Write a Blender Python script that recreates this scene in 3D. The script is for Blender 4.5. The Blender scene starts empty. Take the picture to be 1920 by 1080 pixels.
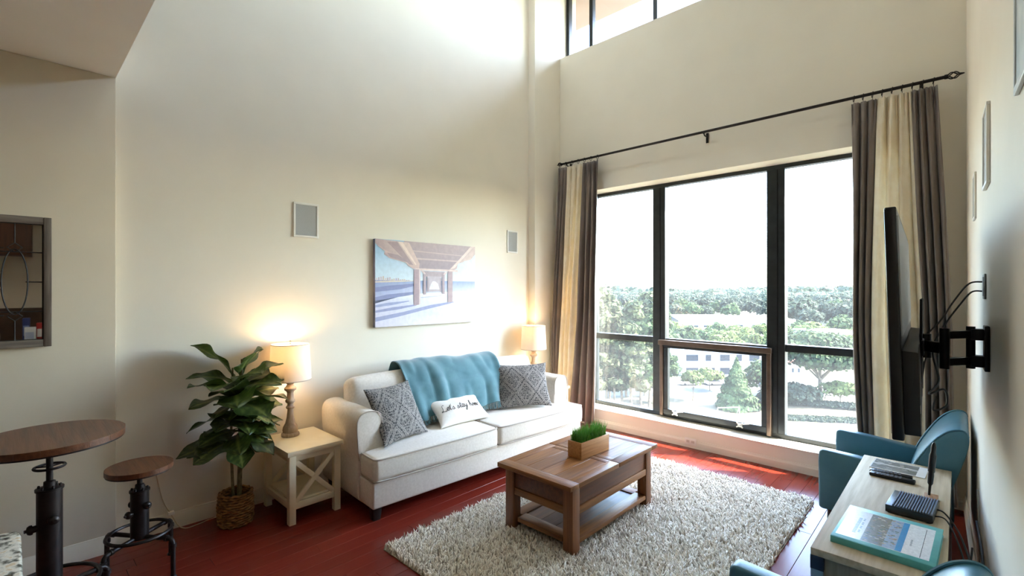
import bpy, bmesh, math, random
import numpy as np
from mathutils import Vector, Matrix, Euler

random.seed(11)
RNG = np.random.default_rng(5)
SC = bpy.context.scene
COL = SC.collection
R = math.radians
PI = math.pi

# ------------------------------------------------------------------ camera
FPX, HORIZON, CAMZ = 890.0, 544.0, 1.65
TH = math.atan(840 / 890)
cam_d = bpy.data.cameras.new('camera')
cam_d.sensor_width = 36.0
cam_d.lens = FPX / 1920 * 36.0
cam_d.shift_y = (HORIZON - 540) / 1920
cam_d.clip_start = 0.05
cam_d.clip_end = 9000
cam = bpy.data.objects.new('camera', cam_d)
COL.objects.link(cam)
cam.location = (0, 0, CAMZ)
cam.rotation_euler = (R(90), 0, TH)
SC.camera = cam

# ------------------------------------------------------------------ light
SUN_DIR = Vector((-0.83 * math.cos(R(50)), -0.55 * math.cos(R(50)), -math.sin(R(50))))   # direction of travel
world = bpy.data.worlds.new('world'); SC.world = world
world.use_nodes = True
wn = world.node_tree
for n in list(wn.nodes): wn.nodes.remove(n)
sky = wn.nodes.new('ShaderNodeTexSky')
sky.sky_type = 'NISHITA'
sky.sun_disc = False
sky.sun_elevation = R(50)
sky.sun_rotation = math.atan2(-SUN_DIR.x, -SUN_DIR.y)
sky.air_density = 1.0; sky.dust_density = 1.2; sky.ozone_density = 1.0
bg = wn.nodes.new('ShaderNodeBackground'); bg.inputs['Strength'].default_value = 0.8
wo = wn.nodes.new('ShaderNodeOutputWorld')
wn.links.new(sky.outputs[0], bg.inputs['Color']); wn.links.new(bg.outputs[0], wo.inputs['Surface'])
sun_d = bpy.data.lights.new('sun', 'SUN')
sun_d.energy = 9.5; sun_d.angle = R(0.6); sun_d.color = (1.0, 0.91, 0.78)
sun = bpy.data.objects.new('sun', sun_d); COL.objects.link(sun)
sun.location = (20, 20, 40)
sun.rotation_euler = SUN_DIR.to_track_quat('-Z', 'Y').to_euler()
SC.view_settings.view_transform = 'Standard'
SC.view_settings.look = 'None'
SC.view_settings.gamma = 1.0
SC.view_settings.use_curve_mapping = False
SC.view_settings.exposure = 2.6
try:
    SC.cycles.max_bounces = 14; SC.cycles.diffuse_bounces = 8; SC.cycles.transparent_max_bounces = 24
    SC.cycles.glossy_bounces = 5; SC.cycles.transmission_bounces = 6
    SC.cycles.sample_clamp_indirect = 6.0
    SC.cycles.caustics_reflective = False; SC.cycles.caustics_refractive = False
except Exception:
    pass

# ------------------------------------------------------------------ materials
def C(r, g, b):
    f = lambda c: (c / 255 / 12.92) if c / 255 <= 0.04045 else ((c / 255 + 0.055) / 1.055) ** 2.4
    return (f(r), f(g), f(b), 1.0)

def newmat(name):
    m = bpy.data.materials.new(name); m.use_nodes = True
    nt = m.node_tree
    return m, nt, nt.nodes['Principled BSDF']

def pm(name, c, rough=.6, metal=0., c2=None, scale=8., stretch=(1, 1, 1), detail=4., bump=0., bscale=40., bstretch=None,
       spec=.5, coat=0., coat_rough=.1, sheen=0., lo=.35, hi=.65, rnd=0., trans=0.):
    """principled paint/fabric/metal/wood with a noise between two colours and a fine noise relief"""
    m, nt, b = newmat(name)
    N, L = nt.nodes, nt.links
    b.inputs['Roughness'].default_value = rough
    b.inputs['Metallic'].default_value = metal
    b.inputs['Specular IOR Level'].default_value = spec
    b.inputs['Coat Weight'].default_value = coat
    b.inputs['Coat Roughness'].default_value = coat_rough
    b.inputs['Sheen Weight'].default_value = sheen
    b.inputs['Base Color'].default_value = c
    tc = N.new('ShaderNodeTexCoord')
    if c2 is not None:
        mp = N.new('ShaderNodeMapping'); mp.inputs['Scale'].default_value = stretch
        L.new(tc.outputs['Object'], mp.inputs['Vector'])
        nz = N.new('ShaderNodeTexNoise'); nz.inputs['Scale'].default_value = scale; nz.inputs['Detail'].default_value = detail
        L.new(mp.outputs[0], nz.inputs['Vector'])
        if rnd > 0:
            oi = N.new('ShaderNodeObjectInfo')
            mu = N.new('ShaderNodeMath'); mu.operation = 'MULTIPLY'; mu.inputs[1].default_value = 37.0
            L.new(oi.outputs['Random'], mu.inputs[0])
            nz.noise_dimensions = '4D'; L.new(mu.outputs[0], nz.inputs['W'])
        rp = N.new('ShaderNodeMapRange'); rp.inputs['From Min'].default_value = lo; rp.inputs['From Max'].default_value = hi
        L.new(nz.outputs[0], rp.inputs['Value'])
        mx = N.new('ShaderNodeMix'); mx.data_type = 'RGBA'
        mx.inputs['A'].default_value = c; mx.inputs['B'].default_value = c2
        L.new(rp.outputs[0], mx.inputs['Factor'])
        out = mx.outputs['Result']
        if rnd > 0:
            hs = N.new('ShaderNodeHueSaturation')
            mr = N.new('ShaderNodeMapRange'); mr.inputs['To Min'].default_value = 1 - rnd; mr.inputs['To Max'].default_value = 1 + rnd
            L.new(oi.outputs['Random'], mr.inputs['Value']); L.new(mr.outputs[0], hs.inputs['Value'])
            L.new(out, hs.inputs['Color']); out = hs.outputs[0]
        L.new(out, b.inputs['Base Color'])
    if bump > 0:
        mp2 = N.new('ShaderNodeMapping'); mp2.inputs['Scale'].default_value = bstretch or (1, 1, 1)
        L.new(tc.outputs['Object'], mp2.inputs['Vector'])
        nb = N.new('ShaderNodeTexNoise'); nb.inputs['Scale'].default_value = bscale; nb.inputs['Detail'].default_value = 3
        L.new(mp2.outputs[0], nb.inputs['Vector'])
        bp = N.new('ShaderNodeBump'); bp.inputs['Strength'].default_value = bump; bp.inputs['Distance'].default_value = .01
        L.new(nb.outputs[0], bp.inputs['Height']); L.new(bp.outputs[0], b.inputs['Normal'])
    if trans > 0:
        tr = N.new('ShaderNodeBsdfTranslucent'); tr.inputs['Color'].default_value = c
        ms = N.new('ShaderNodeMixShader'); ms.inputs[0].default_value = trans
        o = N['Material Output']
        L.new(b.outputs[0], ms.inputs[1]); L.new(tr.outputs[0], ms.inputs[2]); L.new(ms.outputs[0], o.inputs['Surface'])
    return m

def wood(name, c, c2, axis='X', rough=.45, scale=6., coat=0., rnd=0., bump=.15, detail=6., spec=.5):
    st = {'X': (.6, 9, 9), 'Y': (9, .6, 9), 'Z': (9, 9, .6)}[axis]
    return pm(name, c, rough, 0, c2, scale, st, detail, bump, scale * 2.2, st, coat=coat, lo=.3, hi=.7, rnd=rnd, spec=spec)

def attr_mat(name, rough=.6, noise=0., nscale=20.):
    """flat print: colours come from the mesh's colour attribute, broken up a little by noise"""
    m, nt, b = newmat(name)
    N, L = nt.nodes, nt.links
    b.inputs['Roughness'].default_value = rough
    va = N.new('ShaderNodeVertexColor'); va.layer_name = 'Col'
    out = va.outputs['Color']
    if noise:
        tc = N.new('ShaderNodeTexCoord')
        nz = N.new('ShaderNodeTexNoise'); nz.inputs['Scale'].default_value = nscale; nz.inputs['Detail'].default_value = 5
        L.new(tc.outputs['Object'], nz.inputs['Vector'])
        mr = N.new('ShaderNodeMapRange'); mr.inputs['From Min'].default_value = .3; mr.inputs['From Max'].default_value = .7
        mr.inputs['To Min'].default_value = 1 - noise; mr.inputs['To Max'].default_value = 1 + noise
        L.new(nz.outputs[0], mr.inputs['Value'])
        hs = N.new('ShaderNodeHueSaturation'); L.new(out, hs.inputs['Color']); L.new(mr.outputs[0], hs.inputs['Value']); out = hs.outputs[0]
    L.new(out, b.inputs['Base Color'])
    return m

# ------------------------------------------------------------------ mesh helpers
class MB:
    def __init__(s): s.v = []; s.f = []; s.c = None
    def add(s, vs, fs, M=None):
        o = len(s.v)
        s.v += [tuple(M @ Vector(p)) for p in vs] if M is not None else [tuple(p) for p in vs]
        s.f += [tuple(i + o for i in f) for f in fs]
        return s
    def box(s, x0, x1, y0, y1, z0, z1, M=None):
        v = [(x0, y0, z0), (x1, y0, z0), (x1, y1, z0), (x0, y1, z0), (x0, y0, z1), (x1, y0, z1), (x1, y1, z1), (x0, y1, z1)]
        return s.add(v, [(3, 2, 1, 0), (4, 5, 6, 7), (0, 1, 5, 4), (1, 2, 6, 5), (2, 3, 7, 6), (3, 0, 4, 7)], M)
    def beam(s, a, b, w, h, up=(0, 0, 1)):
        a, b = Vector(a), Vector(b); d = (b - a); L = d.length; d.normalize()
        u = Vector(up); sx = d.cross(u)
        if sx.length < 1e-5: sx = d.cross(Vector((1, 0, 0)))
        sx.normalize(); uz = sx.cross(d)
        M = Matrix(((d.x, sx.x, uz.x, a.x), (d.y, sx.y, uz.y, a.y), (d.z, sx.z, uz.z, a.z), (0, 0, 0, 1)))
        return s.box(0, L, -w / 2, w / 2, -h / 2, h / 2, M)
    def tube(s, pts, r, n=8, closed=False, cap=True):
        pts = [Vector(p) for p in pts]; m = len(pts)
        rr = r if isinstance(r, (list, tuple)) else [r] * m
        vs, fs = [], []; prev = None
        for i, p in enumerate(pts):
            if closed: t = pts[(i + 1) % m] - pts[i - 1]
            else: t = pts[min(i + 1, m - 1)] - pts[max(i - 1, 0)]
            t.normalize()
            if prev is None:
                a = Vector((0, 0, 1)) if abs(t.z) < .9 else Vector((1, 0, 0))
                u = t.cross(a).normalized()
            else:
                u = (prev - t * prev.dot(t))
                u = u.normalized() if u.length > 1e-6 else t.orthogonal().normalized()
            prev = u; w = t.cross(u)
            for k in range(n):
                a = 2 * PI * k / n
                vs.append(p + (u * math.cos(a) + w * math.sin(a)) * rr[i])
        for i in range(m if closed else m - 1):
            j = (i + 1) % m
            for k in range(n):
                k2 = (k + 1) % n
                fs.append((i * n + k, i * n + k2, j * n + k2, j * n + k))
        if cap and not closed:
            fs.append(tuple(range(n - 1, -1, -1))); fs.append(tuple((m - 1) * n + k for k in range(n)))
        return s.add(vs, fs)
    def lathe(s, prof, n=24, c=(0, 0, 0), M=None, cap=True):
        vs, fs = [], []; m = len(prof)
        for r, z in prof:
            for k in range(n):
                a = 2 * PI * k / n
                vs.append((c[0] + r * math.cos(a), c[1] + r * math.sin(a), c[2] + z))
        for i in range(m - 1):
            for k in range(n):
                k2 = (k + 1) % n
                fs.append((i * n + k, i * n + k2, (i + 1) * n + k2, (i + 1) * n + k))
        if cap:
            fs.append(tuple(range(n - 1, -1, -1))); fs.append(tuple((m - 1) * n + k for k in range(n)))
        return s.add(vs, fs, M)
    def prism(s, poly, h0, h1, axis='z'):
        n = len(poly)
        mp = {'z': lambda a, b, h: (a, b, h), 'y': lambda a, b, h: (a, h, b), 'x': lambda a, b, h: (h, a, b)}[axis]
        vs = [mp(a, b, h0) for a, b in poly] + [mp(a, b, h1) for a, b in poly]
        fs = [tuple(range(n - 1, -1, -1)), tuple(range(n, 2 * n))] + [(i, (i + 1) % n, n + (i + 1) % n, n + i) for i in range(n)]
        return s.add(vs, fs)
    def grid(s, fn, nu, nv, closed_u=False):
        vs = [fn(i / nu, j / nv) for j in range(nv + 1) for i in range(nu + (0 if closed_u else 1))]
        w = nu if closed_u else nu + 1
        fs = []
        for j in range(nv):
            for i in range(nu):
                i2 = (i + 1) % w if closed_u else i + 1
                fs.append((j * w + i, j * w + i2, (j + 1) * w + i2, (j + 1) * w + i))
        return s.add(vs, fs)
    def build(s, name, mat, parent=None, bevel=0., seg=2, smooth=None, recalc=True, thick=0., weld=False):
        me = bpy.data.meshes.new(name)
        me.from_pydata([tuple(p) for p in s.v], [], s.f)
        bm = bmesh.new(); bm.from_mesh(me)
        if weld: bmesh.ops.remove_doubles(bm, verts=bm.verts, dist=1e-5)
        if recalc: bmesh.ops.recalc_face_normals(bm, faces=bm.faces)
        if bevel > 0:
            ed = [e for e in bm.edges if len(e.link_faces) == 2 and e.calc_face_angle(0) > R(25)]
            bmesh.ops.bevel(bm, geom=ed, offset=bevel, offset_type='OFFSET', segments=seg, profile=.5, affect='EDGES', clamp_overlap=True)
        bm.to_mesh(me); bm.free()
        if smooth is None: smooth = 40
        if smooth:
            me.shade_smooth(); me.set_sharp_from_angle(angle=R(smooth))
        if mat is not None: me.materials.append(mat)
        o = bpy.data.objects.new(name, me); COL.objects.link(o)
        if parent is not None: o.parent = parent
        if thick:
            md = o.modifiers.new('thickness', 'SOLIDIFY'); md.thickness = thick; md.offset = 0; md.use_even_offset = False
        return o

def thing(name, label, cat, loc=(0, 0, 0), rz=0., group=None):
    o = bpy.data.objects.new(name, None); COL.objects.link(o)
    o.empty_display_size = .1
    o.location = loc; o.rotation_euler = (0, 0, rz)
    o['label'] = label; o['category'] = cat
    if group: o['group'] = group
    return o
def tag(o, label, cat, group=None, kind=None):
    o['label'] = label; o['category'] = cat
    if group: o['group'] = group
    if kind: o['kind'] = kind
    return o
def struct(o, label=None, cat=None):
    o['kind'] = 'structure'
    if label: o['label'] = label
    if cat: o['category'] = cat
    return o
def dup(root, loc=None, rz=None, label=None, group=None, scale=None):
    r = root.copy(); COL.objects.link(r)
    if loc is not None: r.location = loc
    if rz is not None: r.rotation_euler = (0, 0, rz)
    if scale is not None: r.scale = scale
    if label: r['label'] = label
    if group: r['group'] = group
    for ch in list(root.children):
        c = ch.copy(); COL.objects.link(c); c.parent = r
        for g in list(ch.children):
            d = g.copy(); COL.objects.link(d); d.parent = c
    return r
def puffy(mb, x0, x1, y0, y1, z0, z1, r, bulge=(0, 0, 0), n=14, M=None):
    """rounded box with softly bulging faces"""
    cx, cy, cz = (x0 + x1) / 2, (y0 + y1) / 2, (z0 + z1) / 2
    hx, hy, hz = (x1 - x0) / 2, (y1 - y0) / 2, (z1 - z0) / 2
    def pt(p):
        p = Vector((p[0] * hx, p[1] * hy, p[2] * hz))
        q = Vector((max(-hx + r, min(hx - r, p.x)), max(-hy + r, min(hy - r, p.y)), max(-hz + r, min(hz - r, p.z))))
        d = p - q
        if d.length > 1e-9: p = q + d.normalized() * r
        u, v, w = p.x / hx, p.y / hy, p.z / hz
        p.x += bulge[0] * u * (1 - v * v) * (1 - w * w)
        p.y += bulge[1] * v * (1 - u * u) * (1 - w * w)
        p.z += bulge[2] * w * (1 - u * u) * (1 - v * v)
        return (p.x + cx, p.y + cy, p.z + cz)
    # denser sampling near the rounded edges
    def ax(h):
        k = r / h
        a = [-1, -1 + k * .25, -1 + k * .55, -1 + k]
        mid = [(-1 + k) + (2 - 2 * k) * i / n for i in range(1, n)]
        return a + mid + [-t for t in reversed(a)]
    X, Y, Z = ax(hx), ax(hy), ax(hz)
    for (A, B, fn) in ((X, Y, lambda a, b: (a, b, -1)), (X, Y, lambda a, b: (a, b, 1)), (X, Z, lambda a, b: (a, -1, b)),
                       (X, Z, lambda a, b: (a, 1, b)), (Y, Z, lambda a, b: (-1, a, b)), (Y, Z, lambda a, b: (1, a, b))):
        vs = [pt(fn(a, b)) for b in B for a in A]; w = len(A)
        fs = [(j * w + i, j * w + i + 1, (j + 1) * w + i + 1, (j + 1) * w + i) for j in range(len(B) - 1) for i in range(w - 1)]
        mb.add(vs, fs, M)
    return mb
def catmull(P, k=8, closed=False):
    P = [Vector(p) for p in P]; n = len(P); out = []
    rng = range(n if closed else n - 1)
    for i in rng:
        p0 = P[(i - 1) % n] if closed or i > 0 else P[0]
        p1 = P[i]; p2 = P[(i + 1) % n]
        p3 = P[(i + 2) % n] if closed or i + 2 < n else P[-1]
        for j in range(k):
            t = j / k
            out.append(.5 * ((2 * p1) + (p2 - p0) * t + (2 * p0 - 5 * p1 + 4 * p2 - p3) * t * t + (3 * p1 - p0 - 3 * p2 + p3) * t ** 3))
    if not closed: out.append(P[-1])
    return out
def color_layer(o, cols):
    """cols: one colour per vertex"""
    at = o.data.color_attributes.new('Col', 'FLOAT_COLOR', 'POINT')
    at.data.foreach_set('color', np.array(cols, dtype=np.float32).ravel())

# shared materials
WALL = pm('wall_paint', C(232, 225, 210), .75, c2=C(229, 222, 207), scale=3, bump=.03, bscale=220)
CEIL = pm('ceiling_paint', C(238, 235, 228), .8, c2=C(235, 232, 225), scale=3)
TRIM = pm('trim_paint', C(232, 226, 212), .45, c2=C(228, 221, 206), scale=5)
BRONZE = pm('dark_bronze_aluminium', C(44, 48, 50), .35, .5, c2=C(52, 56, 58), scale=12)
BROWNFR = pm('brown_aluminium', C(92, 78, 68), .35, .6, c2=C(106, 90, 78), scale=12)
BLACK = pm('black_plastic', C(14, 14, 16), .3, c2=C(20, 20, 22), scale=20)
BLACKM = pm('black_metal', C(20, 20, 22), .4, .6, c2=C(30, 30, 32), scale=20)
CORD = pm('black_cord', C(14, 14, 14), .5)
WHITEP = pm('white_plastic', C(232, 230, 224), .4, c2=C(226, 223, 216), scale=10)
LINEN = pm('sofa_linen', C(226, 219, 209), .9, c2=C(216, 208, 197), scale=60, detail=5, bump=.25, bscale=380, sheen=.2)
GLASS, nt, b = newmat('window_glass')
N, L = nt.nodes, nt.links
tr = N.new('ShaderNodeBsdfTransparent'); tr.inputs[0].default_value = (.93, .955, .95, 1)
gl = N.new('ShaderNodeBsdfGlossy'); gl.inputs['Roughness'].default_value = .02
tl = N.new('ShaderNodeBsdfTranslucent'); tl.inputs[0].default_value = (.95, .97, 1, 1)
ge = N.new('ShaderNodeNewGeometry'); dt = N.new('ShaderNodeVectorMath'); dt.operation = 'DOT_PRODUCT'     # Schlick reflectance, same from both sides
L.new(ge.outputs['Incoming'], dt.inputs[0]); L.new(ge.outputs['Normal'], dt.inputs[1])
ab = N.new('ShaderNodeMath'); ab.operation = 'ABSOLUTE'; L.new(dt.outputs['Value'], ab.inputs[0])
iv = N.new('ShaderNodeMath'); iv.operation = 'SUBTRACT'; iv.inputs[0].default_value = 1.0; L.new(ab.outputs[0], iv.inputs[1])
pw = N.new('ShaderNodeMath'); pw.operation = 'POWER'; pw.inputs[1].default_value = 5.0; L.new(iv.outputs[0], pw.inputs[0])
fr = N.new('ShaderNodeMath'); fr.operation = 'MULTIPLY_ADD'; fr.inputs[1].default_value = .96; fr.inputs[2].default_value = .03; L.new(pw.outputs[0], fr.inputs[0])
m1 = N.new('ShaderNodeMixShader'); m1.inputs[0].default_value = .009
m2 = N.new('ShaderNodeMixShader')
L.new(tr.outputs[0], m1.inputs[1]); L.new(tl.outputs[0], m1.inputs[2])
L.new(fr.outputs[0], m2.inputs[0]); L.new(m1.outputs[0], m2.inputs[1]); L.new(gl.outputs[0], m2.inputs[2])
L.new(m2.outputs[0], N['Material Output'].inputs['Surface'])

# ================================================================== THE ROOM
YW, ZS, ZH = 4.91, 0.21, 2.87          # window wall, sill, head
ZC, ZCH, ZTOP = 4.65, 5.62, 5.95       # clerestory sill, head, ceiling
XR = lambda y: 0.035 + 0.0316 * (YW - y)          # right wall runs slightly off square
XL = lambda y: -3.97 + 0.0247 * (y - 0.76)        # so does the left one
AL = math.atan(0.0247); AR = math.atan(0.0316)
RZL = R(90) - AL                        # local x along the left wall towards the window, local y into the wall
YLOFT = 0.466

# floor: sub-floor with glossy cherry planks
FLOORM = pm('cherry_laminate', C(116, 41, 29), .21, c2=C(107, 35, 25), scale=5, stretch=(9, .5, 1), detail=6, lo=.3, hi=.7, rnd=.09, spec=.27, coat=.04, coat_rough=.08, bump=.02, bscale=30)
m = MB(); m.box(-4.4, 2.0, -3.2, 5.2, -.12, -.014)
floor = struct(m.build('floor', pm('underlay', C(60, 20, 18), .8)))
m = MB(); m.box(-4.3, 1.95, -3.1, -.15, -.014, 0)
m.box(.3, 1.95, -.15, 1.2, -.014, 0)
m.build('laminate', FLOORM, floor)
PW = .1098
pl = MB().box(0, PW - .0012, 0, 1, -.0135, 0).build('plank', FLOORM, floor, bevel=.0016, seg=1, smooth=0)
first = True
for i in range(39):
    x = -4.02 + i * PW
    y = -.15 - random.uniform(0, 1.15)
    while y < YW:
        a, b_ = max(y, -.15), min(y + 1.21, YW + .0)
        if b_ - a > .02:
            o = pl if first else pl.copy()
            if not first: COL.objects.link(o)
            first = False
            o.location = (x, a, 0); o.scale = (1, b_ - a - .0014, 1)
        y += 1.21

# walls
KWALL = pm('kitchen_paint', C(196, 184, 164), .75, c2=C(192, 180, 160), scale=3)
m = MB()
m.box(-4.3, -3.44, YW, 5.27, 0, ZC); m.box(-.40, .3, YW, 5.27, 0, ZC)
m.box(-3.44, -.40, YW, 5.27, 0, ZS - .012); m.box(-3.44, -.40, YW, 5.27, ZH, ZC)
m.box(-4.3, -3.785, YW, 5.27, ZC, ZTOP); m.box(-.15, .3, YW, 5.27, ZC, ZTOP); m.box(-3.785, -.15, YW, 5.27, ZCH, ZTOP)
wall_window = struct(m.build('wall_window', WALL, smooth=0))
m = MB().prism([(XL(-3.2) - .25, -3.2), (XL(-3.2), -3.2), (XL(5.2), 5.2), (XL(5.2) - .25, 5.2)], 0, ZTOP)
struct(m.build('wall_left', WALL, smooth=0))
m = MB().prism([(-4.1, -3.2), (-3.905 - .0247 * 3.6, -3.2), (-3.9, YLOFT), (XL(YLOFT) - .02, YLOFT)], 0, 3.0)
struct(m.build('wall_entry', pm('greige_paint', C(206, 194, 172), .75, c2=C(203, 191, 169), scale=3, bump=.03, bscale=220), bevel=.006, smooth=40))
m = MB().prism([(XR(YW), YW), (XR(1.15), 1.15), (XR(1.15) + .14, 1.15), (XR(YW) + .25, YW)], 0, ZTOP)
struct(m.build('wall_right', WALL, smooth=0))
m = MB().box(XR(1.15) + .1, 2.0, 1.15, 1.3, 0, ZTOP); struct(m.build('wall_kitchen_end', KWALL, smooth=0))
m = MB().box(1.8, 2.0, -3.2, 1.2, 0, ZTOP); struct(m.build('wall_kitchen', KWALL, smooth=0))
m = MB().box(-4.3, 2.0, -3.4, -3.2, 0, ZTOP); struct(m.build('wall_back', KWALL, smooth=0))
m = MB().box(-4.4, 2.1, -3.4, 5.3, ZTOP, ZTOP + .15); struct(m.build('ceiling', CEIL, smooth=0))
m = MB().box(-4.05, 1.8, -3.2, YLOFT, 3.0, 3.28); struct(m.build('ceiling_loft', CEIL, smooth=0))
m = MB().box(-3.95, -3.777, 4.41, YW + .01, 0, ZTOP)
struct(m.build('trim_1', WALL, bevel=.004))          # boxed-in column in the corner
# baseboards
def baseboard(name, pts, h=.11, t=.016):
    m = MB()
    for (a, b_) in zip(pts[:-1], pts[1:]):
        a, b_ = Vector((*a, 0)), Vector((*b_, 0)); d = (b_ - a).normalized(); nrm = Vector((d.y, -d.x, 0))
        prof = [(0, 0), (t, 0), (t, h * .72), (t * .55, h * .86), (t * .45, h), (0, h)]
        vs = [a + nrm * p + Vector((0, 0, q)) for p, q in prof] + [b_ + nrm * p + Vector((0, 0, q)) for p, q in prof]
        n = len(prof)
        m.add(vs, [tuple(range(n)), tuple(range(2 * n - 1, n - 1, -1))] + [(i, n + i, n + (i + 1) % n, (i + 1) % n) for i in range(n)])
    return struct(m.build(name, TRIM, smooth=30))
baseboard('baseboard_left', [(XL(YLOFT), YLOFT), (XL(4.41), 4.41), ])
baseboard('baseboard_entry', [(-3.99, -3.1), (-3.9, YLOFT)])
baseboard('baseboard_window', [(-3.77, YW), (XR(YW), YW)], .085)
baseboard('baseboard_right', [(XR(YW), YW), (XR(1.15), 1.15)])

# ---- big window
win = bpy.data.objects.new('window_1', None); COL.objects.link(win); struct(win, 'wide three-bay window with dark bronze frame', 'window')
YG = 5.175
def bar(x0, x1, z0, z1, y0=5.135, y1=5.215, mat=BRONZE, name='frame_bar', parent=None):
    return MB().box(x0, x1, y0, y1, z0, z1).build(name, mat, parent or win, bevel=.004, seg=1)
bar(-3.44, -3.375, ZS, ZH, name='jamb'); bar(-.465, -.40, ZS, ZH, name='jamb')
bar(-3.375, -.465, ZH - .04, ZH, name='head'); bar(-3.375, -.465, ZS, ZS + .045, name='bottom_rail')
for a, b_ in ((-2.59, -2.44), (-1.385, -1.225)):
    mu = bar(a, b_, ZS + .045, ZH - .04, 5.12, 5.225, name='mullion')
    MB().box((a + b_) / 2 + .012, (a + b_) / 2 + .022, 5.116, 5.124, ZS + .05, ZH - .05).build('groove', BLACKM, mu)
bar(-3.375, -2.59, 1.04, 1.11, name='transom'); bar(-1.225, -.465, 1.055, 1.125, name='transom')
bar(-2.44, -1.385, 1.055, 1.10, name='transom')
# operable lower middle sash with a brown frame standing proud
sash = bpy.data.objects.new('hopper_sash', None); COL.objects.link(sash); sash.parent = win
def sb(*a, **k): return bar(*a, parent=sash, **k)
sb(-2.50, -1.33, 1.03, 1.085, 5.065, 5.135, BROWNFR, name='sash_rail'); sb(-2.47, -1.35, 1.0, 1.03, 5.085, 5.145, BRONZE, name='sash_rail')
sb(-2.485, -2.445, .235, 1.03, 5.075, 5.135, BROWNFR, name='sash_stile'); sb(-1.375, -1.335, .225, 1.03, 5.075, 5.135, BROWNFR, name='sash_stile')
sb(-2.445, -2.395, .25, 1.0, 5.09, 5.15, BRONZE, name='sash_stile'); sb(-1.425, -1.375, .25, 1.0, 5.09, 5.15, BRONZE, name='sash_stile')
sb(-2.445, -1.375, .25, .31, 5.085, 5.15, BRONZE, name='sash_rail')
for x in (-2.30, -1.62):
    lt = MB(); lt.box(x - .02, x + .02, 5.07, 5.086, .265, .30)
    lt.tube([(x - .03, 5.068, .31), (x, 5.06, .285), (x + .03, 5.066, .262)], .007, 6)
    lt.tube([(x - .03, 5.068, .262), (x, 5.06, .285), (x + .03, 5.066, .31)], .007, 6)
    lt.tube([(x + .03, 5.066, .30), (x + .09, 5.068, .315)], .006, 6)
    lt.build('latch', WHITEP, sash)
def pane(x0, x1, z0, z1, parent=None, y=YG):
    return MB().box(x0, x1, y - .003, y + .003, z0, z1).build('pane', GLASS, parent or win, smooth=0)
pane(-3.375, -2.59, .255, 1.04); pane(-3.375, -2.59, 1.11, ZH - .04)
pane(-2.44, -1.385, .255, 1.055); pane(-2.44, -1.385, 1.10, ZH - .04)
pane(-1.225, -.465, .255, 1.055); pane(-1.225, -.465, 1.125, ZH - .04)
MB().box(-3.44, -.40, YW - .012, 5.14, ZS - .012, ZS + .001).build('window_sill', TRIM, win, bevel=.003, seg=1)
# ---- clerestory window
win2 = bpy.data.objects.new('window_2', None); COL.objects.link(win2); struct(win2, 'high clerestory window with dark frame', 'window')
def cbar(x0, x1, z0, z1, name='frame_bar'): return MB().box(x0, x1, 5.055, 5.13, z0, z1).build(name, BRONZE, win2, bevel=.004, seg=1)
cbar(-3.785, -3.74, ZC, ZCH, 'jamb'); cbar(-.195, -.15, ZC, ZCH, 'jamb')
cbar(-3.74, -.195, ZCH - .05, ZCH, 'head'); cbar(-3.74, -.195, ZC - .02, ZC + .03, 'bottom_rail')
cx = [-3.74, -3.40, -2.53, -1.66, -.79, -.195]
for x in cx[1:-1]: cbar(x - .025, x + .025, ZC + .03, ZCH - .05, 'mullion')
for a, b_ in zip(cx[:-1], cx[1:]):
    MB().box(a + .02, b_ - .02, 5.09, 5.096, ZC + .03, ZCH - .05).build('pane', GLASS, win2, smooth=0)
# the roof edge and side fin outside the clerestory
EXT = pm('exterior_stucco', C(172, 152, 142), .85, c2=C(166, 146, 136), scale=2)
m = MB().box(-6.5, 3.0, 5.27, 6.02, 5.66, 5.95); m.box(-4.6, -4.25, 5.27, 5.9, 3.4, 5.66)
struct(m.build('roof_overhang', EXT, smooth=0))

# added fill lamps on the high ceiling, out of view, to brighten the room
FILLD, nt, b = newmat('fill_diffuser'); b.inputs['Base Color'].default_value = (.9, .9, .88, 1); b.inputs['Emission Color'].default_value = (.78, .91, 1, 1); b.inputs['Emission Strength'].default_value = 7.5
for k, (x, y) in enumerate(((-2.95, 1.7), (-2.95, 3.3))):
    o = thing('fill_lamp', 'added round fill lamp on the high ceiling above the ' + ('potted plant', 'sofa')[k], 'fill light', (x, y, ZTOP))
    MB().lathe([(.22, -.06), (.23, -.05), (.23, 0)], 32).build('housing', WHITEP, o)
    MB().lathe([(.001, -.072), (.12, -.070), (.20, -.061)], 32, cap=False).build('diffuser', FILLD, o)

FILLK = FILLD.copy(); FILLK.name = 'warm_fill_diffuser'; FILLK.node_tree.nodes['Principled BSDF'].inputs['Emission Color'].default_value = (1, .86, .68, 1); FILLK.node_tree.nodes['Principled BSDF'].inputs['Emission Strength'].default_value = 4
o = thing('fill_lamp', 'added round fill lamp under the loft above the kitchen cabinets', 'fill light', (.75, -.9, 3.0))  # added unseen lamp, brightens the kitchen for its mirror reflection
MB().lathe([(.16, -.05), (.17, -.04), (.17, 0)], 32).build('housing', WHITEP, o)
MB().lathe([(.001, -.062), (.09, -.060), (.15, -.051)], 32, cap=False).build('diffuser', FILLK, o)

# power outlet below the sill
o = thing('wall_outlet', 'white power outlet plate low on the wall beneath the window', 'outlet', (-2.05, YW - .0165, .067))
MB().box(-.062, .062, -.006, 0, -.036, .036).build('plate', WHITEP, o, bevel=.003)
for s in (-1, 1):
    MB().box(s * .026 - .016, s * .026 + .016, -.009, -.005, -.013, .013).build('socket', pm('socket', C(196, 190, 180), .5), o, bevel=.003)

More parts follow.
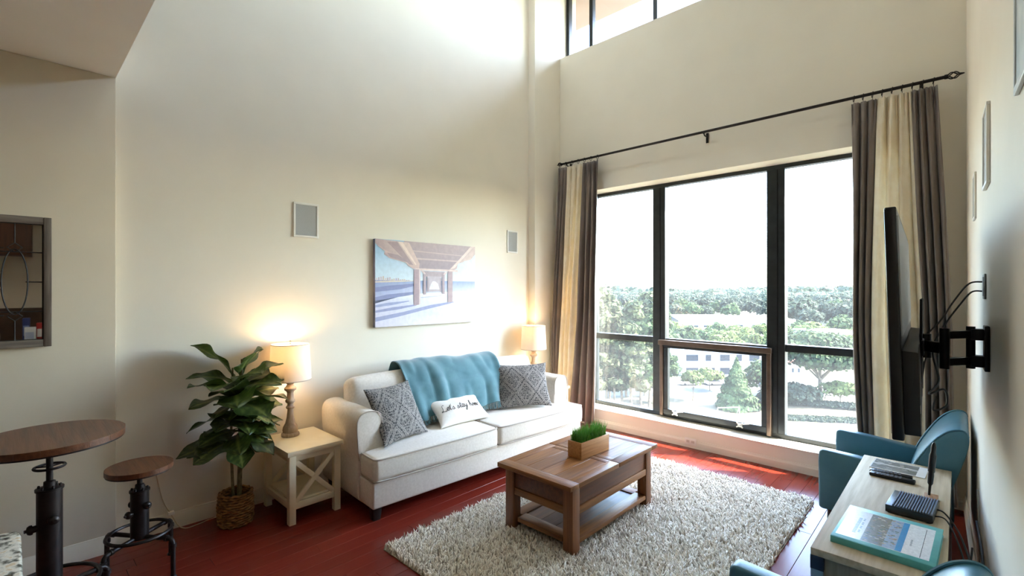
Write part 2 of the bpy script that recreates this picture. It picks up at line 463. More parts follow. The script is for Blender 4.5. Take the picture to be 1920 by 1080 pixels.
# ---- curtain rod
IRON = pm('oil_rubbed_iron', C(30, 26, 24), .45, .6, c2=C(44, 38, 34), scale=20)
ROD_Z, ROD_Y = 3.245, 4.81
rod = thing('curtain_rod', 'long black iron curtain rod above the big window', 'curtain rod', (-1.88, ROD_Y, ROD_Z))
MB().tube([(-1.80, 0, 0), (1.80, 0, 0)], .013, 12).build('pole', IRON, rod)
for s in (-1, 1):
    fi = MB(); L0, L1 = (1.795, 1.90) if s > 0 else (1.79, 1.86)
    fi.tube([(s * L0, 0, 0), (s * (L0 + .02), 0, 0)], .017, 10)
    for k in range(4):
        fi.tube([(s * (L0 + .012 + (L1 - L0 - .03) * t), .028 * math.sin(PI * t) * math.cos(k * PI / 2 + 2.2 * t), .028 * math.sin(PI * t) * math.sin(k * PI / 2 + 2.2 * t)) for t in [i / 10 for i in range(11)]], .0045, 6)
    fi.tube([(s * (L1 - .02), 0, 0), (s * (L1 + .005), 0, 0)], [.01, .004], 8)
    fi.build('finial', IRON, rod)
for x in (-1.72, 0.0, 1.66):
    br = MB(); br.tube([(x, 0, -.012), (x, .02, -.03), (x, .094, -.03)], .007, 6); br.box(x - .012, x + .012, .088, .0985, -.09, .01)
    br.tube([(x, .018 * math.cos(a), .018 * math.sin(a)) for a in [i * PI / 8 for i in range(-8, 1)]], .006, 6)
    br.build('bracket', IRON, rod)

# ---- curtains
SATIN = pm('charcoal_satin', C(120, 107, 99), .34, c2=C(106, 94, 87), scale=4, sheen=.3, bump=.08, bscale=90)
CREAM = pm('cream_silk', C(246, 238, 220), .6, c2=C(238, 226, 202), scale=14, sheen=.2, bump=.3, bscale=70, trans=.3)
def lerp3(v, t):
    return v[0] + (v[1] - v[0]) * t / .6 if t < .6 else v[1] + (v[2] - v[1]) * (t - .6) / .4
def curtain(label, B, ycs, ztop, zbot, seed, rings):
    rr = random.Random(seed); x0 = (B[0][0] + B[3][0]) / 2
    root = thing('curtain', label, 'curtain', (x0, ROD_Y, 0))
    ph = [rr.uniform(0, 6.28) for _ in range(6)]
    def pt(k, s, t):
        a, b_ = lerp3(B[k], t), lerp3(B[k + 1], t)
        x = a + (b_ - a) * s
        g = k + s                          # running coordinate over the three strips
        yc = ycs[0] + (ycs[1] - ycs[0]) * min(1, t * 1.5) * (1 - g / 3)
        amp = (.018 + .040 * min(1, t * 2.2)) * (.7 + .5 * math.sin(2.3 * g + ph[5]) ** 2)
        nf = 3.2 if t > .08 else 3.2
        pin = 1 if t > .1 else 1
        y = yc + amp * math.sin(2 * PI * nf * g + ph[0] + .9 * math.sin(3.2 * t + ph[1])) * pin
        y += .010 * math.sin(2 * PI * 7.5 * g + 4 * t + ph[2]) * (1 - .6 * t) + .012 * math.sin(9 * t + 5 * g + ph[3]) * t
        x += .008 * math.sin(2 * PI * nf * g + 1.5 + ph[0]) + .012 * t * math.sin(6 * t + 2 * g + ph[4])
        if t < .09: y += .011 * (1 - t / .09) * math.sin(2 * PI * 11 * g)
        y = min(y, YW - .012)
        return (x - x0, y - ROD_Y, ztop + (zbot - ztop) * t + (.02 * math.sin(9 * g) if t > .98 else 0))
    for k, (nm, mt) in enumerate((('dark_strip', SATIN), ('cream_strip', CREAM), ('dark_strip', SATIN))):
        mb = MB(); mb.grid(lambda u, v, k=k: pt(k, u, v), 44, 70)
        mb.build(nm, mt, root, smooth=80, thick=.003, recalc=False)
    for i in range(rings):
        x = B[0][0] + .02 + (B[3][0] - B[0][0] - .04) * i / (rings - 1) - x0
        rg = MB(); rg.tube([(x + .004 * math.sin(a), .023 * math.cos(a), ROD_Z - .008 + .023 * math.sin(a)) for a in [q * PI / 8 for q in range(16)]], .0028, 5, closed=True)
        rg.tube([(x, 0, ROD_Z - .031), (x, .0, ztop - .004)], .0018, 4)
        rg.build('ring', IRON, root)
    return root
curtain('striped charcoal and cream curtain beside the boxed-in column and far lamp',
        ([-3.72, -3.742, -3.74], [-3.585, -3.64, -3.655], [-3.34, -3.39, -3.50], [-3.12, -3.15, -3.17]), (4.81, 4.70), 3.195, .045, 3, 7)
curtain('striped charcoal and cream curtain behind the television by the corner',
        ([-.66, -.63, -.585], [-.48, -.51, -.50], [-.27, -.20, -.17], [-.125, -.04, -.012]), (4.80, 4.76), 3.19, .045, 8, 9)

# ---- wall speakers and things hung on the side walls
GRILLE = pm('speaker_grille', C(176, 178, 176), .7, c2=C(164, 166, 165), scale=300, bump=.4, bscale=600)
def wall_speaker(label, y, zc, w, h, side, d=.012):
    if side == 'left': o = thing('wall_speaker', label, 'speaker', (XL(y), y, zc), RZL, 'in-wall speakers')
    else: o = thing('wall_speaker', label, 'speaker', (XR(y), y, zc), -R(90) + AR, 'in-wall speakers')
    f = MB(); w2, h2, t = w / 2, h / 2, .016
    f.box(-w2, w2, -d, 0, h2 - t, h2); f.box(-w2, w2, -d, 0, -h2, -h2 + t); f.box(-w2, -w2 + t, -d, 0, -h2 + t, h2 - t); f.box(w2 - t, w2, -d, 0, -h2 + t, h2 - t)
    f.build('frame', WHITEP, o, bevel=.002, seg=1)
    MB().box(-w2 + t, w2 - t, -d * .6, 0, -h2 + t, h2 - t).build('grille', GRILLE, o)
    return o
wall_speaker('recessed white wall speaker with grey grille above the potted plant', 1.69, 2.228, .205, .285, 'left')
wall_speaker('recessed white wall speaker between the pier print and the column', 4.12, 2.225, .175, .265, 'left')
wall_speaker('tall white wall speaker high above the television mount', 3.06, 2.30, .23, .36, 'right', .014)
wall_speaker('slim white wall speaker on the television wall nearest the curtain', 3.91, 2.20, .17, .27, 'right', .010)

# picture on the right wall (only its lower corner is in view)
o = thing('framed_picture', 'pale framed picture high on the television wall', 'picture', (XR(1.76), 1.76, 2.56), -R(90) + AR)
fr_ = MB(); w2, h2, t = .27, .34, .022
fr_.box(-w2, w2, -.012, 0, h2 - t, h2); fr_.box(-w2, w2, -.012, 0, -h2, -h2 + t); fr_.box(-w2, -w2 + t, -.012, 0, -h2 + t, h2 - t); fr_.box(w2 - t, w2, -.012, 0, -h2 + t, h2 - t)
fr_.build('frame', pm('silver_frame', C(196, 200, 202), .35, .4), o, bevel=.002, seg=1)
MB().box(-w2 + t, w2 - t, -.008, 0, -h2 + t, h2 - t).build('picture_print', pm('grey_blue_print', C(150, 168, 176), .5, c2=C(206, 212, 212), scale=5), o)

# ================================================================== RUG
rug = thing('rug', 'large cream shag rug under the coffee table', 'rug', (-1.74, 2.955, 0))
RX, RY = .92, 1.325
MB().box(-RX, RX, -RY, RY, .0005, .008).build('backing', pm('rug_backing', C(150, 136, 116), .95), rug, bevel=.003)
def make_pile():
    n = 42000
    gx = RNG.uniform(-RX, RX, n); gy = RNG.uniform(-RY, RY, n)
    gx += .006 * np.sin(gy * 9); 
    L_ = RNG.uniform(.028, .052, n); az = RNG.normal(2.3, .75, n); lean = RNG.uniform(.35, 1.15, n)
    rad = RNG.uniform(.004, .0072, n)
    # a few sparser, flatter tracks make the clumpy look of the pile
    clump = np.sin(gx * 31 + 2 * np.sin(gy * 17)) * np.sin(gy * 27 + 2 * np.sin(gx * 19))
    L_ *= 1 + .22 * clump
    dx, dy = np.cos(az) * np.sin(lean), np.sin(az) * np.sin(lean); dz = np.cos(lean)
    base = np.stack([gx, gy, np.full(n, .006)], 1); d = np.stack([dx, dy, dz], 1)
    tip = base + d * L_[:, None]; tip[:, 2] = np.maximum(tip[:, 2], .012)
    mid = base + d * (L_ * .5)[:, None]; mid[:, 2] += .006
    sx = np.stack([-np.sin(az), np.cos(az), np.zeros(n)], 1)
    up = np.cross(d, sx)
    V = np.zeros((n, 7, 3))
    for k in range(3):
        a = 2 * PI * k / 3
        off = (sx * math.cos(a) + up * math.sin(a)) * rad[:, None]
        V[:, k] = base + off * .8; V[:, 3 + k] = mid + off
    V[:, 6] = tip
    F = []
    for k in range(3):
        k2 = (k + 1) % 3
        F += [(k, k2, 3 + k2), (k, 3 + k2, 3 + k), (3 + k, 3 + k2, 6)]
    F = np.array(F); faces = (F[None] + (np.arange(n) * 7)[:, None, None]).reshape(-1, 3)
    me = bpy.data.meshes.new('pile')
    me.vertices.add(n * 7); me.vertices.foreach_set('co', V.reshape(-1).astype(np.float32))
    me.loops.add(faces.size); me.loops.foreach_set('vertex_index', faces.ravel().astype(np.int32))
    me.polygons.add(len(faces)); me.polygons.foreach_set('loop_start', np.arange(0, faces.size, 3, dtype=np.int32))
    me.update(); me.validate(); me.shade_smooth()
    c1, c2, c3 = np.array(C(240, 233, 220)), np.array(C(222, 211, 194)), np.array(C(172, 161, 144))
    t = RNG.uniform(0, 1, n)
    col = np.where((t < .52)[:, None], c1, np.where((t < .87)[:, None], c2, c3))
    col = np.repeat(col, 7, axis=0)
    at = me.color_attributes.new('Col', 'FLOAT_COLOR', 'POINT'); at.data.foreach_set('color', col.astype(np.float32).ravel())
    me.materials.append(attr_mat('shag_pile', .95))
    o = bpy.data.objects.new('pile', me); COL.objects.link(o); o.parent = rug; o['kind'] = 'stuff'
make_pile()

# ================================================================== SOFA
sofa = thing('sofa', 'off-white linen two-cushion sofa against the long wall', 'sofa', (-2.965, 1.745, 0), R(86.8))
SL, SD = 2.34, .90
m = MB(); m.prism([(0.005, .03), (SL - .005, .03), (SL - .005, SD), (0.005, SD)], .10, .29); m.build('base', LINEN, sofa, bevel=.015, seg=3)
PIPE = pm('piping_fabric', C(176, 167, 155), .9)  # toned darker than the linen to draw the shadow line along the piping
def cushion(x0, x1, side):
    e = .195
    if side < 0: poly = [(x0, 0), (x1, 0), (x1, .66), (x0 + e, .66), (x0 + e, .235), (x0, .235)]
    else: poly = [(x0, 0), (x1, 0), (x1, .235), (x1 - e, .235), (x1 - e, .66), (x0, .66)]
    m = MB(); m.prism(poly, .292, .470); c = m.build('seat_cushion', LINEN, sofa, bevel=.04, seg=5, smooth=60)
    for v in c.data.vertices:      # crown the cushion
        p = v.co; u = (p.x - (x0 + x1) / 2) / ((x1 - x0) / 2); w = (p.y - .33) / .33
        k = max(0, 1 - u * u) * max(0, 1 - w * w)
        if p.z > .4: p.z += .03 * k - .006
        if p.y < .05: p.y -= .018 * max(0, 1 - u * u)
    for z in (.457, .304):
        pp = [(x0 + .012 if side < 0 else x0 + .02, .22 if side < 0 else .3, z), (x0 + .008, .05, z), (x0 + .02, .012, z), (x0 + .06, -.001, z)]
        pp += [(x0 + .06 + (x1 - x0 - .12) * i / 8, -.002 - .017 * (1 - (2 * i / 8 - 1) ** 2), z) for i in range(1, 8)]
        pp += [(x1 - .06, -.001, z), (x1 - .02, .012, z), (x1 - .008, .05, z), (x1 - .012, .22, z)]
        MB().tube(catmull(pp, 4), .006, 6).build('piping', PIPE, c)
cushion(0, SL / 2 - .002, -1); cushion(SL / 2 + .002, SL, 1)
for s in (0, 1):
    prof = [(.0, .11), (.0, .40), (-.012, .56), (-.016, .66), (.004, .72), (.05, .745), (.11, .745), (.16, .725), (.185, .67), (.185, .56), (.18, .11)]
    if s: prof = [(SL - a, z) for a, z in prof]
    m = MB(); m.prism(catmull([(a, z, 0) for a, z in prof], 3, True) and [(p.x, p.y) for p in catmull([(a, z, 0) for a, z in prof], 4, True)], .235, SD - .01, 'y')
    a = m.build('arm', LINEN, sofa, bevel=.012, seg=3, smooth=50)
    pp = catmull([(q, .232, z) for q, z in prof[1:-1]], 4)
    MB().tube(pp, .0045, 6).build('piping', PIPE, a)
MB().prism([(.62, .30), (.78, .86), (.86, .87), (SD, .84), (SD, .11), (.62, .11)], .17, SL - .17, 'x').build('back_frame', LINEN, sofa, bevel=.025, seg=3)
for i in (0, 1):
    M_ = Matrix.Translation((0, .63, .46)) @ Matrix.Rotation(R(-14), 4, 'X')
    x0 = .12 if i == 0 else SL / 2 + .003; x1 = SL / 2 - .003 if i == 0 else SL - .12
    m = MB(); puffy(m, x0, x1, -.10, .105, -.0, .47, .07, (.0, .035, .02), 12, M_)
    m.build('back_cushion', LINEN, sofa, smooth=80, weld=True)
LEGM = pm('espresso_wood', C(26, 20, 18), .4)
for x in (.06, SL - .06):
    for y in (.10, SD - .08):
        MB().add([(x - .026, y - .026, 0), (x + .026, y - .026, 0), (x + .026, y + .026, 0), (x - .026, y + .026, 0),
                  (x - .036, y - .036, .102), (x + .036, y - .036, .102), (x + .036, y + .036, .102), (x - .036, y + .036, .102)],
                 [(3, 2, 1, 0), (4, 5, 6, 7), (0, 1, 5, 4), (1, 2, 6, 5), (2, 3, 7, 6), (3, 0, 4, 7)]).build('leg', LEGM, sofa, bevel=.003)

# throw over the sofa back
THROW = pm('teal_throw', C(78, 124, 134), .9, c2=C(62, 108, 120), scale=9, sheen=.6, bump=.25, bscale=260)
th = thing('throw_blanket', 'teal throw blanket with fringed ends draped over the sofa back', 'blanket', sofa.location, R(86.8))
TPATH = catmull([(0, .875, .70), (0, .885, .84), (0, .84, .962), (0, .76, .995), (0, .675, .965), (0, .60, .88), (0, .535, .74), (0, .49, .60), (0, .462, .53)], 6)
def tpt(u, v):
    p = TPATH[min(len(TPATH) - 1, int(v * (len(TPATH) - 1) + .5))]
    x = .56 + 1.14 * u + (.05 - .10 * u) * v
    wv = (.5 + .5 * min(1, abs(v - .45) * 2.2))
    dn = .016 * wv * math.sin(13 * u + 2.1 * v + 1 + 1.5 * math.sin(4 * u)) + .016 * math.sin(31 * u - 5 * v + 2 * math.sin(5 * u)) * v + .007 * math.sin(19 * (u + .6 * v))
    sag = .0 if v < .2 else .0
    return (x + .012 * math.sin(7 * v + 4 * u), p.y - .006 - abs(dn) - .012 * (v > .7), p.z + .6 * dn + .012 + .012 * math.sin(5 * u + .5) * (1 - v) - .05 * v * (u - .5) * 0)
m = MB().grid(tpt, 70, 48); m.build('cloth', THROW, th, smooth=80, thick=.006, recalc=False)
fm = MB(); 
for i in range(72):
    u = (i + .5) / 72; p = tpt(u, 1.0); L_ = random.uniform(.055, .075)
    q = [(p[0], p[1] - .002, p[2]), (p[0] + random.uniform(-.006, .006), p[1] - .012, p[2] - L_ * .5), (p[0] + random.uniform(-.01, .01), p[1] - .018, max(.50, p[2] - L_))]
    fm.tube(q, [.004, .0045, .003], 5)
fm.build('fringe', THROW, th)

# ---- cushions on the sofa
def place(o, BL, BR, TL):
    BL, BR, TL = Vector(BL), Vector(BR), Vector(TL)
    e1 = (BR - BL).normalized(); e3 = (TL - BL); e3 = (e3 - e1 * e3.dot(e1)).normalized(); e2 = e3.cross(e1)
    c = (BL + BR) / 2
    o.matrix_world = Matrix(((e1.x, e2.x, e3.x, c.x), (e1.y, e2.y, e3.y, c.y), (e1.z, e2.z, e3.z, c.z), (0, 0, 0, 1)))
def pillow_pt(u, v, w, h, T, sgn, pinch=.10):
    a, b_ = u, v
    x = a * w / 2 * (1 - pinch * (1 - b_ * b_)); z = h / 2 + b_ * h / 2 * (1 - pinch * (1 - a * a))
    t = T / 2 * (max(0, (1 - a ** 2) * (1 - b_ ** 2))) ** .5
    t += .004 * math.sin(9 * a + 3 * b_) * (1 - abs(a)) * (1 - abs(b_))
    return (x, sgn * t, z)
def pillow(name, label, w, h, T, mat, BL, BR, TL):
    o = thing(name, label, 'pillow'); place(o, BL, BR, TL)
    m = MB(); n = 26
    cs = [math.sin((i / n * 2 - 1) * PI / 2) for i in range(n + 1)]
    for s in (-1, 1):
        vs = [pillow_pt(a, b_, w, h, T, s) for b_ in cs for a in cs]
        m.add(vs, [(j * (n + 1) + i, j * (n + 1) + i + 1, (j + 1) * (n + 1) + i + 1, (j + 1) * (n + 1) + i) for j in range(n) for i in range(n)])
    m.build('cover', mat, o, smooth=100, weld=True)
    return o
PATT, nt, b = newmat('grey_diamond_weave')
N, L = nt.nodes, nt.links
b.inputs['Roughness'].default_value = .9
tc = N.new('ShaderNodeTexCoord'); sp = N.new('ShaderNodeSeparateXYZ'); L.new(tc.outputs['Object'], sp.inputs[0])
def mth(op, a, b_=None, c=None):
    n = N.new('ShaderNodeMath'); n.operation = op
    for i, v in enumerate((a, b_, c)):
        if v is None: continue
        if isinstance(v, (int, float)): n.inputs[i].default_value = v
        else: L.new(v, n.inputs[i])
    return n.outputs[0]
kx = mth('MULTIPLY', sp.outputs['X'], 4.6); kz = mth('MULTIPLY', sp.outputs['Z'], 3.7)
def tri(v): return mth('MULTIPLY', mth('ABSOLUTE', mth('SUBTRACT', mth('FRACT', v), .5)), 2.0)
ta, tb = tri(mth('ADD', kx, kz)), tri(mth('SUBTRACT', kx, kz))
mx_ = mth('MAXIMUM', ta, tb)
l1 = mth('MULTIPLY', mth('GREATER_THAN', mx_, .70), mth('LESS_THAN', mx_, .78))
l2 = mth('MULTIPLY', mth('GREATER_THAN', mx_, .84), mth('LESS_THAN', mx_, .90))
vz = N.new('ShaderNodeTexVoronoi'); vz.feature = 'DISTANCE_TO_EDGE'; vz.inputs['Scale'].default_value = 46; L.new(tc.outputs['Object'], vz.inputs['Vector'])
l3 = mth('MULTIPLY', mth('LESS_THAN', vz.outputs['Distance'], .075), .75)
rings = mth('MULTIPLY', mth('GREATER_THAN', mth('SINE', mth('MULTIPLY', mth('ADD', ta, tb), 21.0)), .45), mth('LESS_THAN', mx_, .66))
msk = mth('MINIMUM', mth('ADD', mth('ADD', l1, l2), mth('ADD', l3, mth('MULTIPLY', rings, .45))), 1.0)
mxn = N.new('ShaderNodeMix'); mxn.data_type = 'RGBA'; mxn.inputs['A'].default_value = C(66, 65, 66); mxn.inputs['B'].default_value = C(146, 141, 136)
L.new(msk, mxn.inputs['Factor']); L.new(mxn.outputs['Result'], b.inputs['Base Color'])
bp = N.new('ShaderNodeBump'); bp.inputs['Strength'].default_value = .4; bp.inputs['Distance'].default_value = .004
L.new(msk, bp.inputs['Height']); L.new(bp.outputs[0], b.inputs['Normal'])
pillow('throw_pillow', 'grey patterned square pillow slumped beside the near sofa arm', .48, .47, .14, PATT, (-3.12, 1.95, .475), (-3.20, 2.35, .475), (-3.325, 1.84, .87))
pillow('throw_pillow', 'grey patterned square pillow standing at the far sofa arm', .56, .46, .16, PATT, (-3.295, 3.315, .478), (-3.01, 3.765, .478), (-3.475, 3.41, .875))
LETTER = pm('ivory_cotton', C(232, 228, 220), .9, c2=C(224, 219, 210), scale=40, bump=.25, bscale=300)
lp = pillow('lumbar_pillow', 'small white lumbar pillow with handwritten words on the sofa', .55, .30, .13, LETTER, (-3.20, 2.52, .475), (-3.165, 3.06, .475), (-3.43, 2.555, .65))
GL = {'L': ([[(.9, 1.9), (.6, 2.1), (.35, 1.6), (.45, .8), (.3, .1), (0, .1), (.1, .35), (.6, .15), (1.2, 0), (1.5, .2)]], 1.5),
      'e': ([[(0, .2), (.5, .6), (.55, .95), (.25, 1.0), (.05, .5), (.3, .02), (.7, .2)]], .7),
      't': ([[(0, .2), (.35, 1.2), (.4, 1.7), (.3, .6), (.4, .05), (.7, .2)], [(.05, 1.2), (.75, 1.25)]], .7),
      "'": ([[(.1, 1.9), (.03, 1.6)]], .25),
      's': ([[(0, .2), (.35, .95), (.5, .7), (.55, .2), (.25, 0), (.1, .15)], [(.5, .1), (.8, .2)]], .8),
      'a': ([[(.6, .85), (.3, 1), (.05, .5), (.25, .02), (.55, .4), (.62, .95), (.6, .3), (.7, .02), (.95, .2)]], .95),
      'y': ([[(0, .9), (.08, .3), (.3, .1), (.6, .5), (.65, .95), (.6, -.2), (.35, -.95), (.1, -.7), (.5, -.05), (.95, .25)]], .95),
      'h': ([[(0, .2), (.4, 1.5), (.35, 2), (.15, 1.6), (.15, 0), (.2, .6), (.5, .95), (.6, .6), (.65, .05), (.9, .2)]], .9),
      'o': ([[(.3, .95), (.05, .5), (.3, .02), (.55, .5), (.35, .95), (.6, .8), (.85, .85)]], .85),
      'm': ([[(0, .8), (.05, 0), (.1, .6), (.3, .95), (.4, .6), (.4, 0), (.45, .6), (.65, .95), (.75, .5), (.8, .05), (1, .2)]], 1.0), ' ': ([], .7)}
tm = MB(); cx_ = 0.; sc_ = .0335
strokes = []
for ch in "Let's stay home":
    st, adv = GL[ch]
    for s in st: strokes.append([(cx_ + x + .18 * y, y) for x, y in s])
    cx_ += adv
for s in strokes:
    pts = []
    for p in catmull([(x, y, 0) for x, y in s], 5):
        X = (p.x - cx_ / 2 - .15) * sc_; Z = .145 + (p.y - .6) * sc_
        u_, v_ = X / .275, (Z - .15) / .15
        q = pillow_pt(u_ * 1.03, v_ * 1.03, .55, .30, .13, -1)
        pts.append((X, q[1] - .0008, Z))
    tm.tube(pts, .0021, 5)
tm.build('lettering', pm('charcoal_ink', C(52, 50, 50), .8), lp)

# ================================================================== COFFEE TABLE
CW = wood('walnut_boards', C(152, 100, 52), C(108, 68, 34), 'Y', .48, 5, coat=.03, rnd=.12, spec=.35)
CWX = wood('walnut_boards_cross', C(148, 96, 50), C(104, 66, 33), 'X', .48, 5, coat=.03, rnd=.12, spec=.35)
CWZ = wood('walnut_posts', C(138, 86, 46), C(100, 58, 31), 'Z', .42, 5, coat=.1)
CD = wood('walnut_panel_dark', C(112, 66, 36), C(78, 44, 25), 'Y', .42, 5, coat=.1, rnd=.1)
ct = thing('coffee_table', 'dark brown wooden lift-top coffee table on the rug', 'table', (-2.0, 2.86, .022))
tp_ = bpy.data.objects.new('tabletop', None); COL.objects.link(tp_); tp_.parent = ct
ZT = .448
MB().box(-.295, .295, -.545, .545, ZT - .028, ZT - .008).build('top_core', CW, tp_, bevel=.006)
def tb_(x0, x1, y0, y1, mat=CW): return MB().box(x0, x1, y0, y1, ZT - .03, ZT).build('board', mat, tp_, bevel=.0025, seg=2)
tb_(-.31, .31, -.56, -.47, CWX); tb_(-.31, .31, .47, .56, CWX)
tb_(-.31, -.235, -.47, -.004); tb_(.235, .31, -.47, -.004); tb_(-.31, -.235, .004, .47); tb_(.235, .31, .004, .47)
tb_(-.235, .235, -.055, -.002, CWX); tb_(-.235, .235, .002, .055, CWX)
for s in (-1, 1):
    for k in range(4):
        a = -.235 + k * .1175
        y0, y1 = (-.47, -.055) if s < 0 else (.055, .47)
        MB().box(a + .0006, a + .1169, y0 + .0008, y1 - .0008, ZT - .03, ZT - .0015).build('board', CW, tp_, bevel=.0015, seg=1)
for x in (-1, 1):
    for y in (-1, 1):
        lx, ly = x * .2475, y * .467
        MB().box(lx - .0375, lx + .0375, ly - .0375, ly + .0375, 0, ZT - .03).build('leg', CWZ, ct, bevel=.004)
for s in (-1, 1):
    MB().box(s * .262 - .012, s * .262 + .012, -.43, .43, .285, ZT - .03).build('side_panel', CD, ct, bevel=.003)
    MB().box(s * .268 - .014, s * .268 + .014, -.43, .43, .235, .283).build('side_rail', CW, ct, bevel=.004)
    MB().box(-.21, .21, s * .475 - .012, s * .475 + .012, .285, ZT - .03).build('drawer_front', CD, ct, bevel=.004)
    MB().box(-.21, .21, s * .482 - .014, s * .482 + .014, .235, .283).build('end_rail', CWX, ct, bevel=.004)
sh = bpy.data.objects.new('lower_shelf', None); COL.objects.link(sh); sh.parent = ct
for s in (-1, 1):
    MB().box(s * .235 - .045, s * .235 + .045, -.43, .43, .052, .082).build('shelf_rail', CW, sh, bevel=.003)
    MB().box(-.19, .19, s * .44 - .045, s * .44 + .045, .052, .082).build('shelf_rail', CWX, sh, bevel=.003)
for k in range(3):
    MB().box(-.189 + k * .126, -.189 + k * .126 + .1254, -.394, .394, .055, .074).build('shelf_board', CD, sh, bevel=.001, seg=1)

# planter with artificial grass
BOXM = wood('light_pine', C(196, 142, 88), C(168, 114, 66), 'Y', .5, 8)
pt_ = thing('grass_planter', 'light wooden box of bright green artificial grass on the coffee table', 'planter', (-1.96, 2.89, .4705), R(-3))
for x in (-1, 1): MB().box(x * .055 - .006, x * .055 + .006, -.165, .165, 0, .115).build('box_side', BOXM, pt_, bevel=.002)
for y in (-1, 1): MB().box(-.049, .049, y * .159 - .006, y * .159 + .006, 0, .115).build('box_end', BOXM, pt_, bevel=.002)
MB().box(-.049, .049, -.153, .153, .004, .09).build('soil', pm('dark_soil', C(40, 46, 24), .9, c2=C(28, 32, 18), scale=60), pt_)
gm = MB()
for i in range(900):
    x, y = random.uniform(-.047, .047), random.uniform(-.15, .15); h = random.uniform(.07, .135); a = random.uniform(0, 6.28); l = random.uniform(.0, .05); w = .0022
    dx, dy = math.cos(a), math.sin(a); p0 = Vector((x, y, .085))
    sd = Vector((-dy, dx, 0)) * w
    p1 = p0 + Vector((dx * l * .25, dy * l * .25, h * .6)); p2 = p0 + Vector((dx * l, dy * l, h))
    gm.add([p0 - sd, p0 + sd, p1 + sd * .9, p1 - sd * .9, p2], [(0, 1, 2, 3), (3, 2, 4)])
g_ = gm.build('grass', pm('grass_blades', C(96, 152, 52), .5, c2=C(50, 108, 34), scale=40, rnd=0, trans=.25), pt_, recalc=False); g_['kind'] = 'stuff'

# ================================================================== SIDE TABLES
CREAMP = pm('cream_paint', C(236, 226, 198), .5, c2=C(228, 216, 186), scale=7, bump=.05, bscale=60)
def side_table(label, loc):
    o = thing('side_table', label, 'table', loc, 0, 'cream end tables with crossed sides')
    MB().box(-.26, .26, -.205, .205, .485, .52).build('tabletop', CREAMP, o, bevel=.004)
    for x in (-1, 1):
        for y in (-1, 1):
            MB().box(x * .222 - .023, x * .222 + .023, y * .165 - .023, y * .165 + .023, 0, .485).build('leg', CREAMP, o, bevel=.002)
    for x in (-1, 1):
        MB().box(x * .222 - .012, x * .222 + .012, -.142, .142, .44, .485).build('apron', CREAMP, o, bevel=.002)
        MB().box(x * .222 - .012, x * .222 + .012, -.142, .142, .10, .145).build('rail', CREAMP, o, bevel=.002)
        for s in (-1, 1):
            MB().beam((x * .222 + s * .0015, -.138 * s, .150), (x * .222 + s * .0015, .138 * s, .436), .034, .017, (1, 0, 0)).build('cross_brace', CREAMP, o, bevel=.0015)
    for y in (-1, 1):
        MB().box(-.2, .2, y * .165 - .012, y * .165 + .012, .45, .485).build('apron', CREAMP, o, bevel=.002)
        MB().box(-.2, .2, y * .165 - .012, y * .165 + .012, .10, .145).build('rail', CREAMP, o, bevel=.002)
    MB().box(-.21, .21, -.153, .153, .145, .163).build('shelf', CREAMP, o, bevel=.002)
    return o
side_table('cream end table with crossed sides between the plant and the sofa', (-3.645, 1.53, 0))
side_table('cream end table beyond the far sofa arm, mostly hidden', (-3.62, 4.36, 0))

# ================================================================== LAMPS
WASH = wood('washed_turned_wood', C(186, 164, 140), C(150, 128, 106), 'Z', .7, 9)
SHADE, nt, b = newmat('linen_shade')
N, L = nt.nodes, nt.links
b.inputs['Base Color'].default_value = C(236, 230, 220); b.inputs['Roughness'].default_value = .9
tl = N.new('ShaderNodeBsdfTranslucent'); tl.inputs[0].default_value = C(244, 236, 222)
ms = N.new('ShaderNodeMixShader'); ms.inputs[0].default_value = .26
tc = N.new('ShaderNodeTexCoord'); nz = N.new('ShaderNodeTexNoise'); nz.inputs['Scale'].default_value = 220; L.new(tc.outputs['Object'], nz.inputs['Vector'])
bp = N.new('ShaderNodeBump'); bp.inputs['Strength'].default_value = .15; bp.inputs['Distance'].default_value = .003; L.new(nz.outputs[0], bp.inputs['Height']); L.new(bp.outputs[0], b.inputs['Normal'])
L.new(b.outputs[0], ms.inputs[1]); L.new(tl.outputs[0], ms.inputs[2]); L.new(ms.outputs[0], N['Material Output'].inputs['Surface'])
BULB, nt, b = newmat('lit_bulb'); b.inputs['Emission Color'].default_value = (1, .72, .42, 1); b.inputs['Emission Strength'].default_value = 4; b.inputs['Base Color'].default_value = (1, .9, .8, 1)
BRASS = pm('brushed_nickel', C(170, 160, 146), .3, .9)
